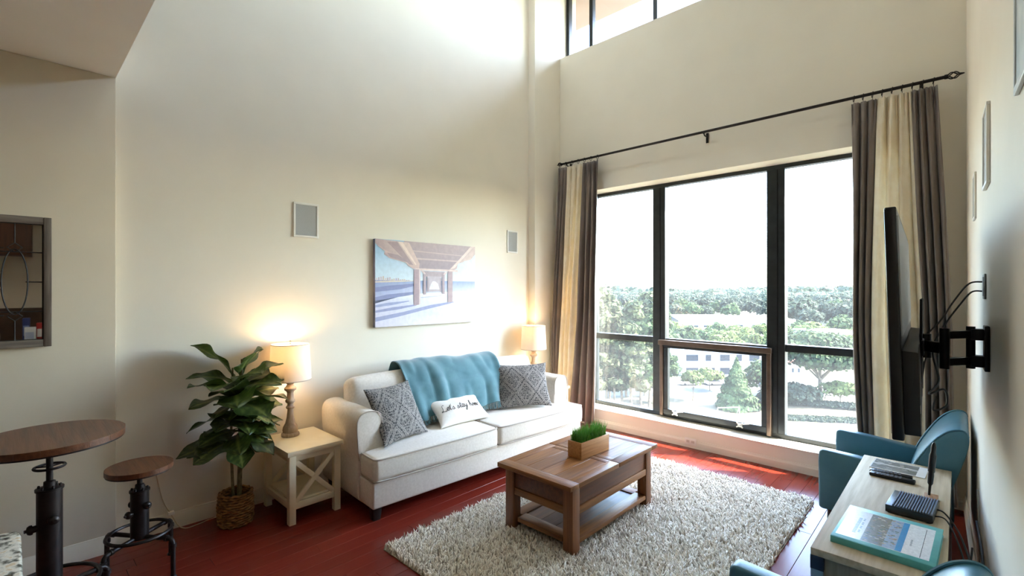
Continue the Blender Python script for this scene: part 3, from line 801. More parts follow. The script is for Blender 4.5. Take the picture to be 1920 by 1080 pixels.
def lamp(label, loc, watts):
    o = thing('table_lamp', label, 'lamp', loc, 0, 'turned wood table lamps')
    prof = [(.064, 0), (.066, .012), (.062, .024), (.052, .03), (.056, .045), (.052, .07), (.036, .10), (.027, .14), (.022, .18), (.020, .205), (.030, .215), (.032, .225), (.022, .236),
            (.020, .25), (.034, .262), (.036, .275), (.026, .29), (.023, .33), (.028, .345), (.042, .355), (.044, .37), (.030, .385), (.022, .40), (.034, .41), (.036, .42), (.016, .43), (.012, .45)]
    MB().lathe([(0.001, 0)] + prof, 28).build('turned_base', WASH, o, smooth=50)
    MB().tube([(0, 0, .45), (0, 0, .50)], .010, 10).build('socket', BRASS, o)
    hp = MB(); hp.tube([(0, .02, .46), (0, .05, .53), (0, .05, .62), (0, .02, .70), (0, 0, .712), (0, -.02, .70), (0, -.05, .62), (0, -.05, .53), (0, -.02, .46)], .002, 5)
    hp.build('harp', BRASS, o)
    bb = MB().lathe([(.001, .495), (.014, .50), (.016, .52), (.029, .55), (.031, .575), (.022, .60), (.001, .608)], 16).build('bulb', BULB, o)
    sd = MB(); prof2 = [(.152, .433), (.137, .712)]
    sd.lathe(prof2 + [(.1345, .712), (.1495, .433), (.152, .433)], 48, cap=False)
    s = sd.build('shade', SHADE, o, smooth=60)
    for z, r in ((.435, .1512), (.710, .1362)):
        rm = MB().tube([(r * math.cos(a), r * math.sin(a), z) for a in [i * PI / 24 for i in range(48)]], .003, 5, closed=True)
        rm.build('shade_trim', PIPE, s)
    sp_ = MB()
    for k in range(3):
        a = k * 2 * PI / 3; sp_.tube([(0, 0, .712), (.134 * math.cos(a), .134 * math.sin(a), .708)], .0018, 4)
    sp_.build('spider', BRASS, s)
    MB().lathe([(.001, .71), (.007, .712), (.004, .72), (.008, .73), (.001, .742)], 10).build('finial', BRASS, o)
    ld = bpy.data.lights.new('bulb_light', 'POINT'); ld.energy = watts; ld.color = (1, .66, .34); ld.shadow_soft_size = .04
    lo = bpy.data.objects.new('bulb_light', ld); COL.objects.link(lo); lo.parent = o; lo.location = (0, 0, .66)
    return o
lamp('lit table lamp on the end table beside the potted plant', (-3.785, 1.50, .5205), 1.25)
lamp('lit table lamp behind the far sofa arm', (-3.66, 4.25, .5205), .9)

# lamp cord down the wall and along the floor
cd = MB().tube(catmull([(XL(.68) + .012, .68, .42), (XL(.72) + .012, .72, .22), (XL(.76) + .018, .76, .12), (XL(.80) + .05, .80, .03), (XL(.85) + .075, .84, .005), (XL(.92) + .07, .92, .005), (XL(1.02) + .045, 1.0, .005), (XL(1.2) + .03, 1.2, .005)], 6), .0032, 6)
o = cd.build('lamp_cord', pm('clear_cord', C(196, 176, 150), .4), None); tag(o, 'thin beige lamp cord running down the wall onto the floor', 'cord')
MB().box(-.012, .012, -.018, .018, -.012, .012).build('plug', WHITEP, o, bevel=.003).location = (XL(.76) + .02, .765, .115)

# ================================================================== POTTED FIDDLE-LEAF
pl_ = thing('potted_plant', 'fiddle-leaf fig in a woven basket beside the end table', 'plant', (-3.74, 1.105, 0))
BASK = pm('woven_seagrass', C(160, 118, 66), .85, c2=C(112, 78, 42), scale=30, stretch=(1, 1, 2.5), lo=.4, hi=.6)
m = MB()
for k in range(13):           # coiled rows of the basket
    z = .010 + k * .0172; r = .098 + .010 * math.sin(PI * (k + 1) / 13.5)
    m.tube([((r + .003 * math.sin(9 * a + k * 1.7)) * math.cos(a), (r + .003 * math.sin(9 * a + k * 1.7)) * math.sin(a), z + .0035 * math.sin(14 * a + (k % 2) * PI)) for a in [i * PI / 28 for i in range(56)]], .0098, 6, closed=True)
m.lathe([(.09, .002), (.098, .215)], 40, cap=False); m.lathe([(.001, .002), (.095, .003)], 40, cap=False)
m.build('basket', BASK, pl_, smooth=60)
MB().lathe([(.001, .175), (.095, .172)], 24, cap=False).build('moss', pm('soil_moss', C(44, 36, 26), .95, c2=C(60, 52, 34), scale=50), pl_)
STEM = pm('fig_stem', C(128, 122, 84), .7, c2=C(96, 84, 56), scale=30)
stems = [catmull([(-.012, -.012, .17), (-.022, -.02, .45), (-.03, -.02, .75), (0, -.02, 1.10)], 6), catmull([(.016, .012, .17), (.018, .02, .5), (.03, .03, .8), (.03, .03, 1.16)], 6), catmull([(0, .03, .17), (.004, .035, .42), (-.01, .045, .66), (-.02, .05, .98)], 6)]
for s, r in zip(stems, (.011, .012, .008)): MB().tube(s, [r - .005 * i / len(s) for i in range(len(s))], 8).build('stem', STEM, pl_)
LEAF, nt, b = newmat('glossy_fig_leaf')
N, L = nt.nodes, nt.links
b.inputs['Roughness'].default_value = .38
va = N.new('ShaderNodeVertexColor'); va.layer_name = 'Col'; oi = N.new('ShaderNodeObjectInfo')
hs = N.new('ShaderNodeHueSaturation'); mr = N.new('ShaderNodeMapRange'); mr.inputs['To Min'].default_value = .75; mr.inputs['To Max'].default_value = 1.35
L.new(oi.outputs['Random'], mr.inputs['Value']); L.new(mr.outputs[0], hs.inputs['Value']); L.new(va.outputs['Color'], hs.inputs['Color']); L.new(hs.outputs[0], b.inputs['Base Color'])
tlf = N.new('ShaderNodeBsdfTranslucent'); tlf.inputs[0].default_value = C(90, 120, 40); ms = N.new('ShaderNodeMixShader'); ms.inputs[0].default_value = .12
L.new(b.outputs[0], ms.inputs[1]); L.new(tlf.outputs[0], ms.inputs[2]); L.new(ms.outputs[0], N['Material Output'].inputs['Surface'])
def leaf_mesh(k):
    rr = random.Random(k); nx, ny = 12, 16; vs, cols = [], []
    for j in range(ny + 1):
        t = j / ny
        w = (.41 * math.sin(PI * min(1, t * 1.02)) ** .75 * (.62 + .55 * t)) if 0 < t < 1 else 0.001
        w *= 1 - .10 * math.exp(-((t - .38) / .12) ** 2)
        for i in range(nx + 1):
            u = i / nx * 2 - 1
            droop = -.34 * t * t + .10 * t
            z = droop + .12 * w * abs(u) ** 1.5 + .045 * math.sin(13 * t + 2.5 * u + k) * abs(u) + .03 * math.sin(5 * t + k) * u
            vs.append((u * w, t, z))
            vein = max(math.exp(-(u * 14) ** 2), .55 * math.exp(-((((t * 7 - abs(u) * 1.3) % 1) - .5) * 9) ** 2) * (abs(u) < .92))
            a, c_ = np.array(C(50, 66, 28)), np.array(C(124, 136, 72)); cols.append(a + (c_ - a) * min(1, vein))
    m = MB().add(vs, [(j * (nx + 1) + i, j * (nx + 1) + i + 1, (j + 1) * (nx + 1) + i + 1, (j + 1) * (nx + 1) + i) for j in range(ny) for i in range(nx)])
    m.tube([(0, -.22, -.06), (0, -.1, -.015), (0, .02, 0)], .018, 6)
    cols += [np.array(C(110, 116, 70))] * 18
    o = m.build('leaf', LEAF, pl_, smooth=80, recalc=False); color_layer(o, cols)
    return o
protos = [leaf_mesh(k) for k in range(3)]
rr = random.Random(4)
leaves = []
for i in range(38):
    t = (i + .5) / 38
    z = .56 + .50 * t; az = i * 2.39996 + rr.uniform(-.3, .3)
    L_ = rr.uniform(.25, .33) * (1.12 if t > .55 else .9)
    pitch = (-.25 + .95 * t + rr.uniform(-.2, .2)) if t < .92 else 1.0
    leaves.append((i % 3, z, az, L_, pitch, t))
leaves += [(0, .56, R(240), .36, .12, 0), (1, .57, R(222), .30, .05, 0), (2, .66, R(40), .26, .2, 0), (0, .63, R(75), .27, .45, 0)]
used = set()
for k, z, az, L_, pitch, t in leaves:
    o = protos[k] if k not in used else protos[k].copy()
    if k in used: COL.objects.link(o)
    used.add(k)
    # keep the crown off the wall: turn leaves that point at it
    if math.cos(az) < -.3:
        az = PI - az if rr.random() < .5 else math.copysign(1.75, math.sin(az)); L_ *= .92
    bx_, by_ = .02 * math.cos(az), .02 * math.sin(az)
    o.location = (bx_ + .005, by_ + .01, z)
    o.rotation_euler = Euler((pitch, rr.uniform(-.35, .35), az - PI / 2), 'XYZ')
    o.scale = (L_, L_, L_)

# ================================================================== CANVAS PRINT
cv = thing('canvas_print', 'unframed canvas of a beach seen beneath a wooden pier', 'picture', (XL(2.90), 2.90, 1.715), RZL)
CVW, CVH = 1.20, .815
MB().box(-CVW / 2, CVW / 2, -.040, -.0005, -CVH / 2, CVH / 2).build('canvas_body', pm('canvas_edge', C(70, 84, 116), .8, c2=C(150, 150, 170), scale=4), cv, bevel=.002)
layers = []
def poly(pts, cols):
    if not isinstance(cols, list): cols = [cols] * len(pts)
    fade = C(232, 228, 232); cols = [tuple(c[i] * .76 + fade[i] * .24 for i in range(4)) for c in cols]
    layers.append((pts, cols))
K = lambda r, g, b_: C(r, g, b_)
poly([(0, .53), (.5, .53), (1, .53), (1, 1), (.5, 1), (0, 1)], [K(196, 222, 234), K(214, 228, 236), K(226, 232, 238), K(214, 230, 238), K(150, 200, 224), K(70, 156, 206)])
poly([(0, .33), (.5, .38), (1, .40), (1, .535), (.5, .535), (0, .535)], [K(150, 168, 210), K(196, 204, 226), K(206, 212, 230), K(120, 150, 196), K(104, 140, 196), K(78, 112, 178)])
poly([(0, .40), (.22, .43), (.35, .47), (.35, .50), (.1, .47), (0, .45)], K(66, 92, 164))
poly([(0, .30), (.2, .34), (.34, .37), (.34, .40), (.1, .37), (0, .34)], K(74, 100, 170))
poly([(0, 0), (.5, 0), (1, 0), (1, .42), (.75, .40), (.45, .385), (.2, .34), (0, .27)], [K(206, 202, 222), K(226, 222, 230), K(216, 214, 234), K(232, 234, 242), K(238, 238, 244), K(236, 236, 242), K(214, 220, 236), K(196, 204, 228)])
poly([(0, .225), (.16, .25), (.30, .285), (.30, .295), (.1, .275), (0, .25)], K(120, 138, 192))
poly([(0, .505), (.25, .518), (.36, .528), (.36, .535), (.15, .53), (0, .52)], K(214, 200, 182))
for i in range(16):
    x = .005 + i * .019; h = (.028 + .035 * ((i * 37) % 7) / 7) * (1 - i / 22)
    poly([(x, .53), (x + .013, .53), (x + .013, .53 + h), (x, .53 + h)], K(206 - (i * 31) % 40, 190 - (i * 31) % 40, 186 - (i * 17) % 30))
poly([(0, .065), (.2, .11), (.45, .18), (.70, .245), (.76, .265), (.74, .275), (.5, .235), (.25, .165), (0, .112)], K(118, 130, 184))
poly([(0, .165), (.2, .195), (.37, .235), (.37, .25), (.15, .222), (0, .19)], K(112, 126, 184))
poly([(.40, .335), (.6, .35), (.66, .36), (.6, .345), (.42, .325)], K(176, 180, 204))
# the pier
poly([(.25, 1.0), (.98, 1.0), (.72, .675), (.40, .675)], [K(160, 132, 132), K(166, 140, 138), K(136, 112, 120), K(136, 112, 118)])
poly([(.36, .81), (.84, .80), (.83, .785), (.37, .79)], K(190, 164, 158))
poly([(.30, .90), (.90, .87), (.89, .86), (.31, .885)], K(184, 158, 152))
poly([(0, 1), (.30, .985), (.40, .74), (.395, .675), (.34, .675), (.29, .71), (.27, .745), (.12, .79), (.075, .83), (.08, .865), (.02, .92), (0, .95)],
     [K(150, 116, 112), K(212, 182, 166), K(206, 172, 156), K(196, 160, 148), K(190, 156, 148), K(176, 140, 134), K(196, 160, 148), K(186, 150, 142), K(140, 108, 110), K(190, 154, 144), K(160, 126, 120), K(150, 120, 120)])
poly([(.10, .975), (.19, .985), (.34, .72), (.30, .725)], K(140, 104, 102)); poly([(.20, .985), (.24, .985), (.37, .73), (.36, .72)], K(226, 200, 182)); poly([(.10, .85), (.2, .83), (.29, .76), (.28, .75), (.13, .80)], K(132, 98, 100))
poly([(.96, 1.0), (1.0, 1.0), (1.0, .90), (.95, .825), (.87, .80), (.86, .785), (.80, .765), (.79, .70), (.76, .675), (.70, .675)], [K(206, 180, 168)] * 5 + [K(186, 156, 150)] * 5)
poly([(.95, 1.0), (.985, 1.0), (.76, .70), (.72, .69)], K(220, 198, 186))
poly([(.36, .685), (.80, .68), (.80, .655), (.36, .66)], [K(214, 190, 180)] * 4)
poly([(.345, .235), (.395, .245), (.395, .67), (.345, .67)], [K(132, 98, 110), K(142, 108, 118), K(160, 128, 132), K(140, 106, 116)]); poly([(.395, .245), (.408, .25), (.408, .67), (.395, .67)], K(214, 194, 192))
poly([(.69, .262), (.742, .27), (.742, .66), (.69, .66)], [K(150, 120, 126), K(158, 128, 132), K(164, 134, 136), K(150, 120, 126)])
poly([(.425, .655), (.68, .65), (.625, .585), (.465, .585)], K(158, 136, 142)); poly([(.41, .66), (.44, .655), (.478, .59), (.46, .585)], K(206, 182, 176)); poly([(.66, .65), (.69, .65), (.64, .585), (.62, .585)], K(208, 186, 180))
poly([(.437, .365), (.462, .37), (.462, .615), (.437, .615)], K(146, 118, 128)); poly([(.63, .375), (.655, .37), (.655, .615), (.63, .615)], K(150, 124, 132))
poly([(.475, .40), (.62, .405), (.62, .59), (.475, .59)], K(176, 162, 170)); poly([(.475, .40), (.49, .40), (.49, .57), (.475, .57)], K(146, 124, 134)); poly([(.605, .40), (.62, .40), (.62, .57), (.605, .57)], K(146, 126, 136))
poly([(.495, .43), (.60, .43), (.585, .50), (.555, .53), (.53, .53), (.51, .49)], K(226, 222, 226))
m = MB(); cols = []
for q, (pts, cs) in enumerate(layers):
    y = -.0402 - .00012 * q
    m.add([((u - .5) * CVW, y, (v - .5) * CVH) for u, v in pts], [tuple(range(len(pts)))]); cols += [np.array(c) for c in cs]
o = m.build('picture_print', attr_mat('pier_print', .6, .07, 26), cv, smooth=0); color_layer(o, cols)

# ================================================================== BAR TABLE AND STOOL
TOPW = wood('rustic_elm', C(112, 68, 40), C(78, 44, 25), 'X', .42, 5, coat=.1)
EDGEW = wood('rustic_elm_edge', C(150, 94, 54), C(104, 62, 34), 'X', .45, 8)
PIPEM = pm('blackened_iron', C(34, 29, 29), .42, .55, c2=C(50, 42, 40), scale=14, bump=.06, bscale=60)
def round_top(parent, r, z0, z1, name):
    n = 7; rt_ = bpy.data.objects.new(name, None); COL.objects.link(rt_); rt_.parent = parent
    w = 2 * r / n
    for k in range(n):
        a, b_ = -r + k * w, -r + (k + 1) * w
        k0, k1 = a + .0001, b_ - .0001
        top = [(y, math.sqrt(max(0, r * r - y * y))) for y in [k0 + (k1 - k0) * i / 8 for i in range(9)]]
        poly_ = [(x, y) for y, x in top] + [(-x, y) for y, x in reversed(top)]
        poly_ = [p for i, p in enumerate(poly_) if i == 0 or (Vector(p) - Vector(poly_[i - 1])).length > 1e-4]
        MB().prism(poly_, z0 + .008, z1).build('board', TOPW, rt_, bevel=.0005, seg=1, smooth=30)
    MB().lathe([(r - .02, z0), (r - .004, z0), (r - .004, z0 + .0075), (r - .02, z0 + .0075)], 64, cap=False).build('edge_band', PIPEM, rt_, smooth=30)
    return rt_
def hydrant(o, zr, zc, rc, knob_z, r_ring, r_leg, ang, rod_r, ztop):
    """hydrant-shaped column with side caps, foot ring and pipe legs"""
    m = MB().lathe([(rc * 1.0, zr - .02), (rc, zc - .012), (rc * 1.12, zc - .01), (rc * 1.12, zc), (rc * .45, zc + .004)], 32)
    m.build('column', PIPEM, o, smooth=40)
    bo = MB()
    for k in range(6):
        a = k * PI / 3 + .3; bo.lathe([(.006, 0), (.006, .012), (.003, .015)], 6, (rc * .82 * math.cos(a), rc * .82 * math.sin(a), zc))
    bo.build('bolts', PIPEM, o)
    MB().lathe([(rod_r * 1.8, zc), (rod_r * 1.7, zc + .03), (rod_r, zc + .035), (rod_r, ztop)], 20).build('screw_post', PIPEM, o, smooth=40)
    for k, (a, dz) in enumerate(((ang + R(-100), -.03), (ang + R(-10), .01), (ang + R(170), .0))):
        M_ = Matrix.Translation((0, 0, knob_z + dz)) @ Matrix.Rotation(a, 4, 'Z') @ Matrix.Rotation(R(90), 4, 'Y')
        s = rc / .05
        MB().lathe([(.017 * s, rc * .9), (.017 * s, rc + .014 * s), (.024 * s, rc + .015 * s), (.024 * s, rc + .024 * s), (.019 * s, rc + .032 * s), (.008 * s, rc + .036 * s), (.008 * s, rc + .044 * s)], 14, M=M_).build('side_cap', PIPEM, o, smooth=40)
    rg = MB().tube([(r_ring * math.cos(a), r_ring * math.sin(a), zr + .012) for a in [i * PI / 32 for i in range(64)]], .0095, 8, closed=True)
    rg.build('foot_ring', PIPEM, o)
    for k in range(4):
        a = ang + k * PI / 2; c, s = math.cos(a), math.sin(a)
        P = lambda r, z: (r * c, r * s, z)
        z1 = zr - .012
        lg = MB(); lg.tube([P(rc * .6, z1), P(r_leg - .035, z1), P(r_leg - .015, z1 - .004), P(r_leg - .004, z1 - .015), P(r_leg, z1 - .035), P(r_leg, .012)], .0125, 10)
        lg.tube([P(r_leg - .05, z1), P(r_leg - .034, z1)], .017, 10); lg.tube([P(r_leg, z1 - .03), P(r_leg, z1 - .05)], .017, 10)
        lg.lathe([(.018, 0), (.019, .006), (.014, .014)], 12, (r_leg * c, r_leg * s, 0))
        lg.build('leg', PIPEM, o, smooth=40)
bt = thing('bar_table', 'round wood-topped bar table on an iron hydrant pedestal', 'table', (-3.19, .134, 0))
round_top(bt, .285, .912, .95, 'tabletop')
hydrant(bt, .215, .70, .047, .55, .185, .235, R(20), .013, .912)
MB().lathe([(.12, .904), (.12, .912)], 24).build('top_plate', PIPEM, bt)
wh = MB().tube([(.056 * math.cos(a), .056 * math.sin(a), .80) for a in [i * PI / 16 for i in range(32)]], .006, 6, closed=True)
for k in range(3): wh.tube([(.012 * math.cos(k * 2.1), .012 * math.sin(k * 2.1), .80), (.056 * math.cos(k * 2.1), .056 * math.sin(k * 2.1), .80)], .004, 5)
wh.build('hand_wheel', PIPEM, bt)
bs = thing('bar_stool', 'low round wood-seated stool on iron pipe legs', 'stool', (-3.46, .52, 0))
round_top(bs, .160, .60, .635, 'seat')
hydrant(bs, .235, .495, .044, .40, .152, .215, R(36), .013, .60)
MB().lathe([(.07, .592), (.07, .60)], 20).build('top_plate', PIPEM, bs)

# ================================================================== MIRROR
mi = thing('wall_mirror', 'windowpane mirror with curved iron bars and grey wood frame', 'mirror', (-3.902, -.20, 1.697), R(90) - AL)
GREYW = wood('weathered_grey_wood', C(120, 108, 96), C(84, 74, 66), 'Z', .75, 7)
GREYX = wood('weathered_grey_wood_cross', C(120, 108, 96), C(84, 74, 66), 'X', .75, 7)
MW, MH, ft = .372, .375, .052
for s in (-1, 1):
    fs = .034
    MB().box(s * (MW - fs / 2) - fs / 2, s * (MW - fs / 2) + fs / 2, -.028, -.001, -MH, MH).build('frame_stile', GREYW, mi, bevel=.003)
    MB().box(-MW + fs, MW - fs, -.026, -.001, s * (MH - ft * .4) - ft * .4, s * (MH - ft * .4) + ft * .4).build('frame_rail', GREYX, mi, bevel=.003)
MIR, nt, b = newmat('mirror_glass'); b.inputs['Metallic'].default_value = 1; b.inputs['Roughness'].default_value = .015; b.inputs['Base Color'].default_value = (.86, .87, .86, 1)
MB().box(-MW + .028, MW - .028, -.009, -.003, -MH + .035, MH - .035).build('mirror_glass', MIR, mi, smooth=0)
ir = MB(); gx, gz = MW - .036, MH - ft * .8; yb = -.012
for s in (-1, 1):
    for z in (-.17, .17): ir.tube([(s * .165, yb, z), (s * gx, yb, z)], .0035, 6)
    ir.tube([(s * .265, yb, 0), (s * gx, yb, 0)], .0035, 6)
    cxm = s * .222
    for q in (-1, 1):
        ir.tube([(cxm + q * .052 * math.cos(t), yb, .185 * math.sin(t)) for t in [(-1 + i / 8) * PI / 2 for i in range(17)]], .004, 6)
        ir.tube([(cxm, yb, q * .168), (cxm + .03, yb, q * .195), (cxm, yb, q * .222), (cxm - .03, yb, q * .195), (cxm, yb, q * .168)], .0035, 6)
        ir.tube([(cxm, yb, q * .222), (cxm, yb, q * gz)], .0035, 6)
ir.tube([(0, yb, -gz), (0, yb, gz)], .0035, 6)
for z in (-.19, .19): ir.tube([(-.18, yb, z), (.18, yb, z)], .0035, 6)
for s in (-1, 1): ir.box(s * gx - .004, s * gx + .004, -.013, -.003, -gz, gz); ir.box(-gx, gx, -.013, -.003, s * gz - .004, s * gz + .004)
ir.build('iron_bars', pm('matt_black_iron', C(16, 15, 15), .6), mi)

# ================================================================== ARMCHAIRS
LEATH = pm('teal_leather', C(76, 124, 142), .38, c2=C(66, 112, 131), scale=5, bump=.06, bscale=160)
CHLEG = wood('dark_walnut_leg', C(58, 30, 24), C(40, 20, 16), 'Z', .4, 6)
def armchair(label, loc, rz):
    o = thing('armchair', label, 'armchair', loc, rz, 'teal leather armchairs along the television wall')
    W = .345
    for s in (-1, 1):
        prof = [(.0, .20), (-.004, .50), (.0, .57), (.02, .585), (.20, .575), (.48, .545), (.62, .53), (.63, .22), (.02, .19)]
        a, b_ = (s * W, s * (W - .075)); a, b_ = min(a, b_), max(a, b_)
        MB().prism(prof, a, b_, 'x').build('arm', LEATH, o, bevel=.014, seg=3, smooth=50)
    MB().box(-W + .078, W - .078, .03, .60, .19, .30).build('seat_base', LEATH, o, bevel=.012)
    m = MB(); puffy(m, -W + .08, W - .08, .01, .50, .30, .435, .04, (0, .01, .02), 10); m.build('seat_cushion', LEATH, o, smooth=80, weld=True)
    prof = catmull([(.44, .44, 0), (.485, .58, 0), (.565, .73, 0), (.63, .81, 0), (.69, .838, 0), (.725, .815, 0), (.725, .74, 0), (.69, .60, 0), (.65, .47, 0), (.62, .40, 0), (.46, .40, 0)], 4, True)
    bk = MB().prism([(p.x, p.y) for p in prof], -W + .03, W - .03, 'x').build('backrest', LEATH, o, bevel=.012, seg=3, smooth=50)
    pts = [(p.x - .004, p.y + .003) for p in prof[:22]]
    for s in (-1, 1): MB().tube([(s * (W - .034), a, b_) for a, b_ in pts], .006, 6).build('welt', LEATH, bk)
    MB().prism([(.60, .20), (.60, .41), (.655, .46), (.665, .30), (.65, .20)], -W + .04, W - .04, 'x').build('back_panel', LEATH, o, bevel=.01)
    for s in (-1, 1):
        for y, dy in ((.06, -.01), (.58, .03)):
            MB().tube([(s * (W - .06), y, .195), (s * (W - .05), y + dy, .0)], [.021, .013], 12).build('leg', CHLEG, o)
    return o
armchair('teal leather armchair between the console and the window', (-.69, 4.075, 0), -R(90))
armchair('teal leather armchair nearest the camera, at the near end of the console', (-.655, 1.655, 0), -R(90))

# ================================================================== MEDIA CONSOLE
OAK = wood('whitewashed_oak', C(208, 192, 166), C(180, 162, 134), 'Y', .62, 5, spec=.2)
OAKD = wood('greyed_oak', C(178, 158, 132), C(146, 126, 102), 'Z', .55, 6)
GREYM = pm('brushed_grey_metal', C(150, 152, 154), .4, .6, c2=C(136, 138, 142), scale=30)
NAVY = pm('dark_steel', C(28, 34, 50), .4, .4)
cs = thing('media_console', 'long pale oak media console below the television', 'console', (-.24, 3.0, 0))
HX, HY = .205, .75
MB().box(-HX, HX, -HY, HY, .57, .60).build('top', OAK, cs, bevel=.002)
MB().box(-HX + .02, HX - .01, -HY + .03, HY - .03, .20, .57).build('carcass', OAKD, cs, bevel=.002)
for x in (-1, 1):
    for y in (-1, 1):
        l = MB().box(x * (HX - .0225) - .0225, x * (HX - .0225) + .0225, y * (HY - .0125) - .0125, y * (HY - .0125) + .0125, 0, .57).build('leg', GREYM, cs, bevel=.002)
        MB().box(x * (HX - .0225) - .0235, x * (HX - .0225) + .0235, y * (HY - .0125) - .0135, y * (HY - .0125) + .0135, .515, .571).build('corner_bracket', NAVY, l, bevel=.001)
for k in range(3):
    y0 = -HY + .04 + k * .474
    d = MB().box(-HX + .004, -HX + .02, y0, y0 + .468, .215, .555).build('drawer_front', OAK, cs, bevel=.003)
    MB().box(-HX - .012, -HX + .004, y0 + .18, y0 + .29, .385, .40).build('handle', BLACKM, d, bevel=.002)
# binder
bd = thing('binder', 'teal ring binder with a clear printed cover on the console', 'binder', (-.222, 2.55, .6), R(-2))
TEAL = pm('teal_vinyl', C(92, 172, 166), .45, c2=C(82, 160, 156), scale=20)
bx0, bx1, by0, by1 = -.165, .165, -.20, .19
MB().box(bx0, bx1, by0, by1, .0005, .006).build('back_cover', TEAL, bd, bevel=.002)
MB().box(bx0 + .004, bx1 - .012, by0 + .012, by1 - .006, .006, .024).build('pages', WHITEP, bd, bevel=.001)
MB().box(bx0, bx1, by0, by1, .024, .030).build('front_cover', TEAL, bd, bevel=.002)
MB().box(bx0, bx1, by0 - .003, by0 + .006, .001, .029).build('spine', TEAL, bd, bevel=.002)
ins = MB(); cols = []
def flat(m, x0, x1, y0, y1, z, c):
    m.add([(x0, y0, z), (x1, y0, z), (x1, y1, z), (x0, y1, z)], [(0, 1, 2, 3)]); cols.extend([np.array(c)] * 4)
flat(ins, bx0 + .012, bx1 - .022, by0 + .03, by1 - .04, .0303, C(226, 226, 224))
flat(ins, bx0 + .095, bx0 + .165, by0 + .034, by1 - .044, .0305, C(120, 116, 104)); flat(ins, bx0 + .165, bx0 + .21, by0 + .034, by1 - .044, .0305, C(150, 168, 190)); flat(ins, bx0 + .205, bx0 + .225, by0 + .034, by1 - .044, .0306, C(46, 138, 190))
rr = random.Random(2)
for i in range(150):
    x = rr.uniform(bx0 + .096, bx0 + .195); y = rr.uniform(by0 + .036, by1 - .05); s = rr.uniform(.004, .014)
    g = rr.random(); c = C(72, 92, 60) if g < .35 else C(190, 182, 170) if g < .65 else C(150, 128, 104) if g < .85 else C(108, 124, 150)
    flat(ins, x, min(x + s, bx0 + .205), y, min(y + s * .6, by1 - .046), .0307 + i * 1e-6, c)
for i in range(12):
    y = by0 + .09 + i * .015
    flat(ins, bx0 + .058, bx0 + .070, y, y + .009, .0306, C(120, 140, 156))
    if i % 3: flat(ins, bx0 + .075, bx0 + .082, y, y + .010, .0306, C(140, 154, 166))
flat(ins, bx1 - .05, bx1 - .0485, by0 + .034, by1 - .06, .0306, C(40, 44, 52))
for i in range(6): flat(ins, bx0 + .243, bx0 + .249, by0 + .12 + i * .011, by0 + .127 + i * .011, .0306, C(150, 156, 160))
fl = ins.build('cover_sheet', attr_mat('cover_print', .25, .12, 120), bd, smooth=0, recalc=False); color_layer(fl, cols)
# cable box
cb = thing('cable_box', 'black cable box with a ribbed top behind the binder', 'electronics', (-.165, 2.945, .6), R(-4))
MB().box(-.085, .085, -.11, .125, .006, .040).build('case', BLACK, cb, bevel=.003)
for k in range(15):
    MB().box(-.06 + k * .0098, -.0555 + k * .0098, -.105, .12, .040, .0455).build('rib', pm('slate_plastic', C(108, 120, 144), .4) if k == 0 else bpy.data.materials['slate_plastic'], cb)
for x in (-1, 1):
    for y in (-1, 1): MB().lathe([(.01, 0), (.01, .007)], 10, (x * .07, y * .09, 0)).build('foot', BLACK, cb)
# two remotes
def remote(label, loc, rz, L_=.19):
    o = thing('remote_control', label, 'remote', loc, rz, 'remote controls on the console')
    MB().box(-L_ / 2, L_ / 2, -.022, .022, .0005, .019).build('case', BLACK, o, bevel=.006, seg=3)
    bm_ = pm('remote_keys', C(96, 98, 104), .5) if 'remote_keys' not in bpy.data.materials else bpy.data.materials['remote_keys']
    for i in range(7):
        for j in (-1, 0, 1):
            MB().box(-L_ * .36 + i * .018 - .005, -L_ * .36 + i * .018 + .005, j * .0125 - .0038, j * .0125 + .0038, .0185, .0208).build('key', bm_, o)
remote('black remote control lying closer to the brochure', (-.285, 3.425, .6), R(2))
remote('black remote control lying closer to the cable box', (-.275, 3.365, .6), R(-3), .2)
# brochure
br_ = thing('brochure', 'grey printed leaflet at the window end of the console', 'brochure', (-.262, 3.60, .6), R(-3))
MB().box(-.125, .125, -.10, .10, .0004, .004).build('paper', WHITEP, br_)
cols = []; ins = MB(); flat(ins, -.12, .085, -.092, .092, .0043, C(120, 120, 116))
rr = random.Random(6)
for i in range(60):
    x, y = rr.uniform(-.118, .05), rr.uniform(-.09, .08); c = [C(168, 168, 160), C(92, 96, 88), C(196, 194, 190), C(84, 100, 72)][i % 4]
    flat(ins, x, x + rr.uniform(.01, .034), y, y + rr.uniform(.004, .014), .0045 + i * 2e-6, c)
flat(ins, -.12, .085, -.004, .012, .0047, C(214, 212, 208))
fl = ins.build('picture_print', attr_mat('leaflet_print', .35, .1, 90), br_, smooth=0, recalc=False); color_layer(fl, cols)
# pen on a wooden stand
ps = thing('pen_stand', 'black pen upright in a small wooden block on the console', 'pen holder', (-.105, 3.115, .6))
MB().box(-.027, .027, -.085, .085, .0005, .022).build('block', wood('oak_block', C(176, 130, 84), C(146, 102, 62), 'Y', .5, 10), ps, bevel=.002)
pn = MB().lathe([(.004, .0), (.0045, .05), (.0085, .06), (.0095, .10), (.0085, .115), (.011, .12), (.011, .20), (.008, .215), (.008, .245), (.005, .262), (.0015, .266)], 16)
o = pn.build('pen', BLACK, ps, smooth=40); o.location = (-.008, .055, .021); o.rotation_euler = (R(-3), R(4), 0); o.scale = (1.3, 1.3, 1.0)
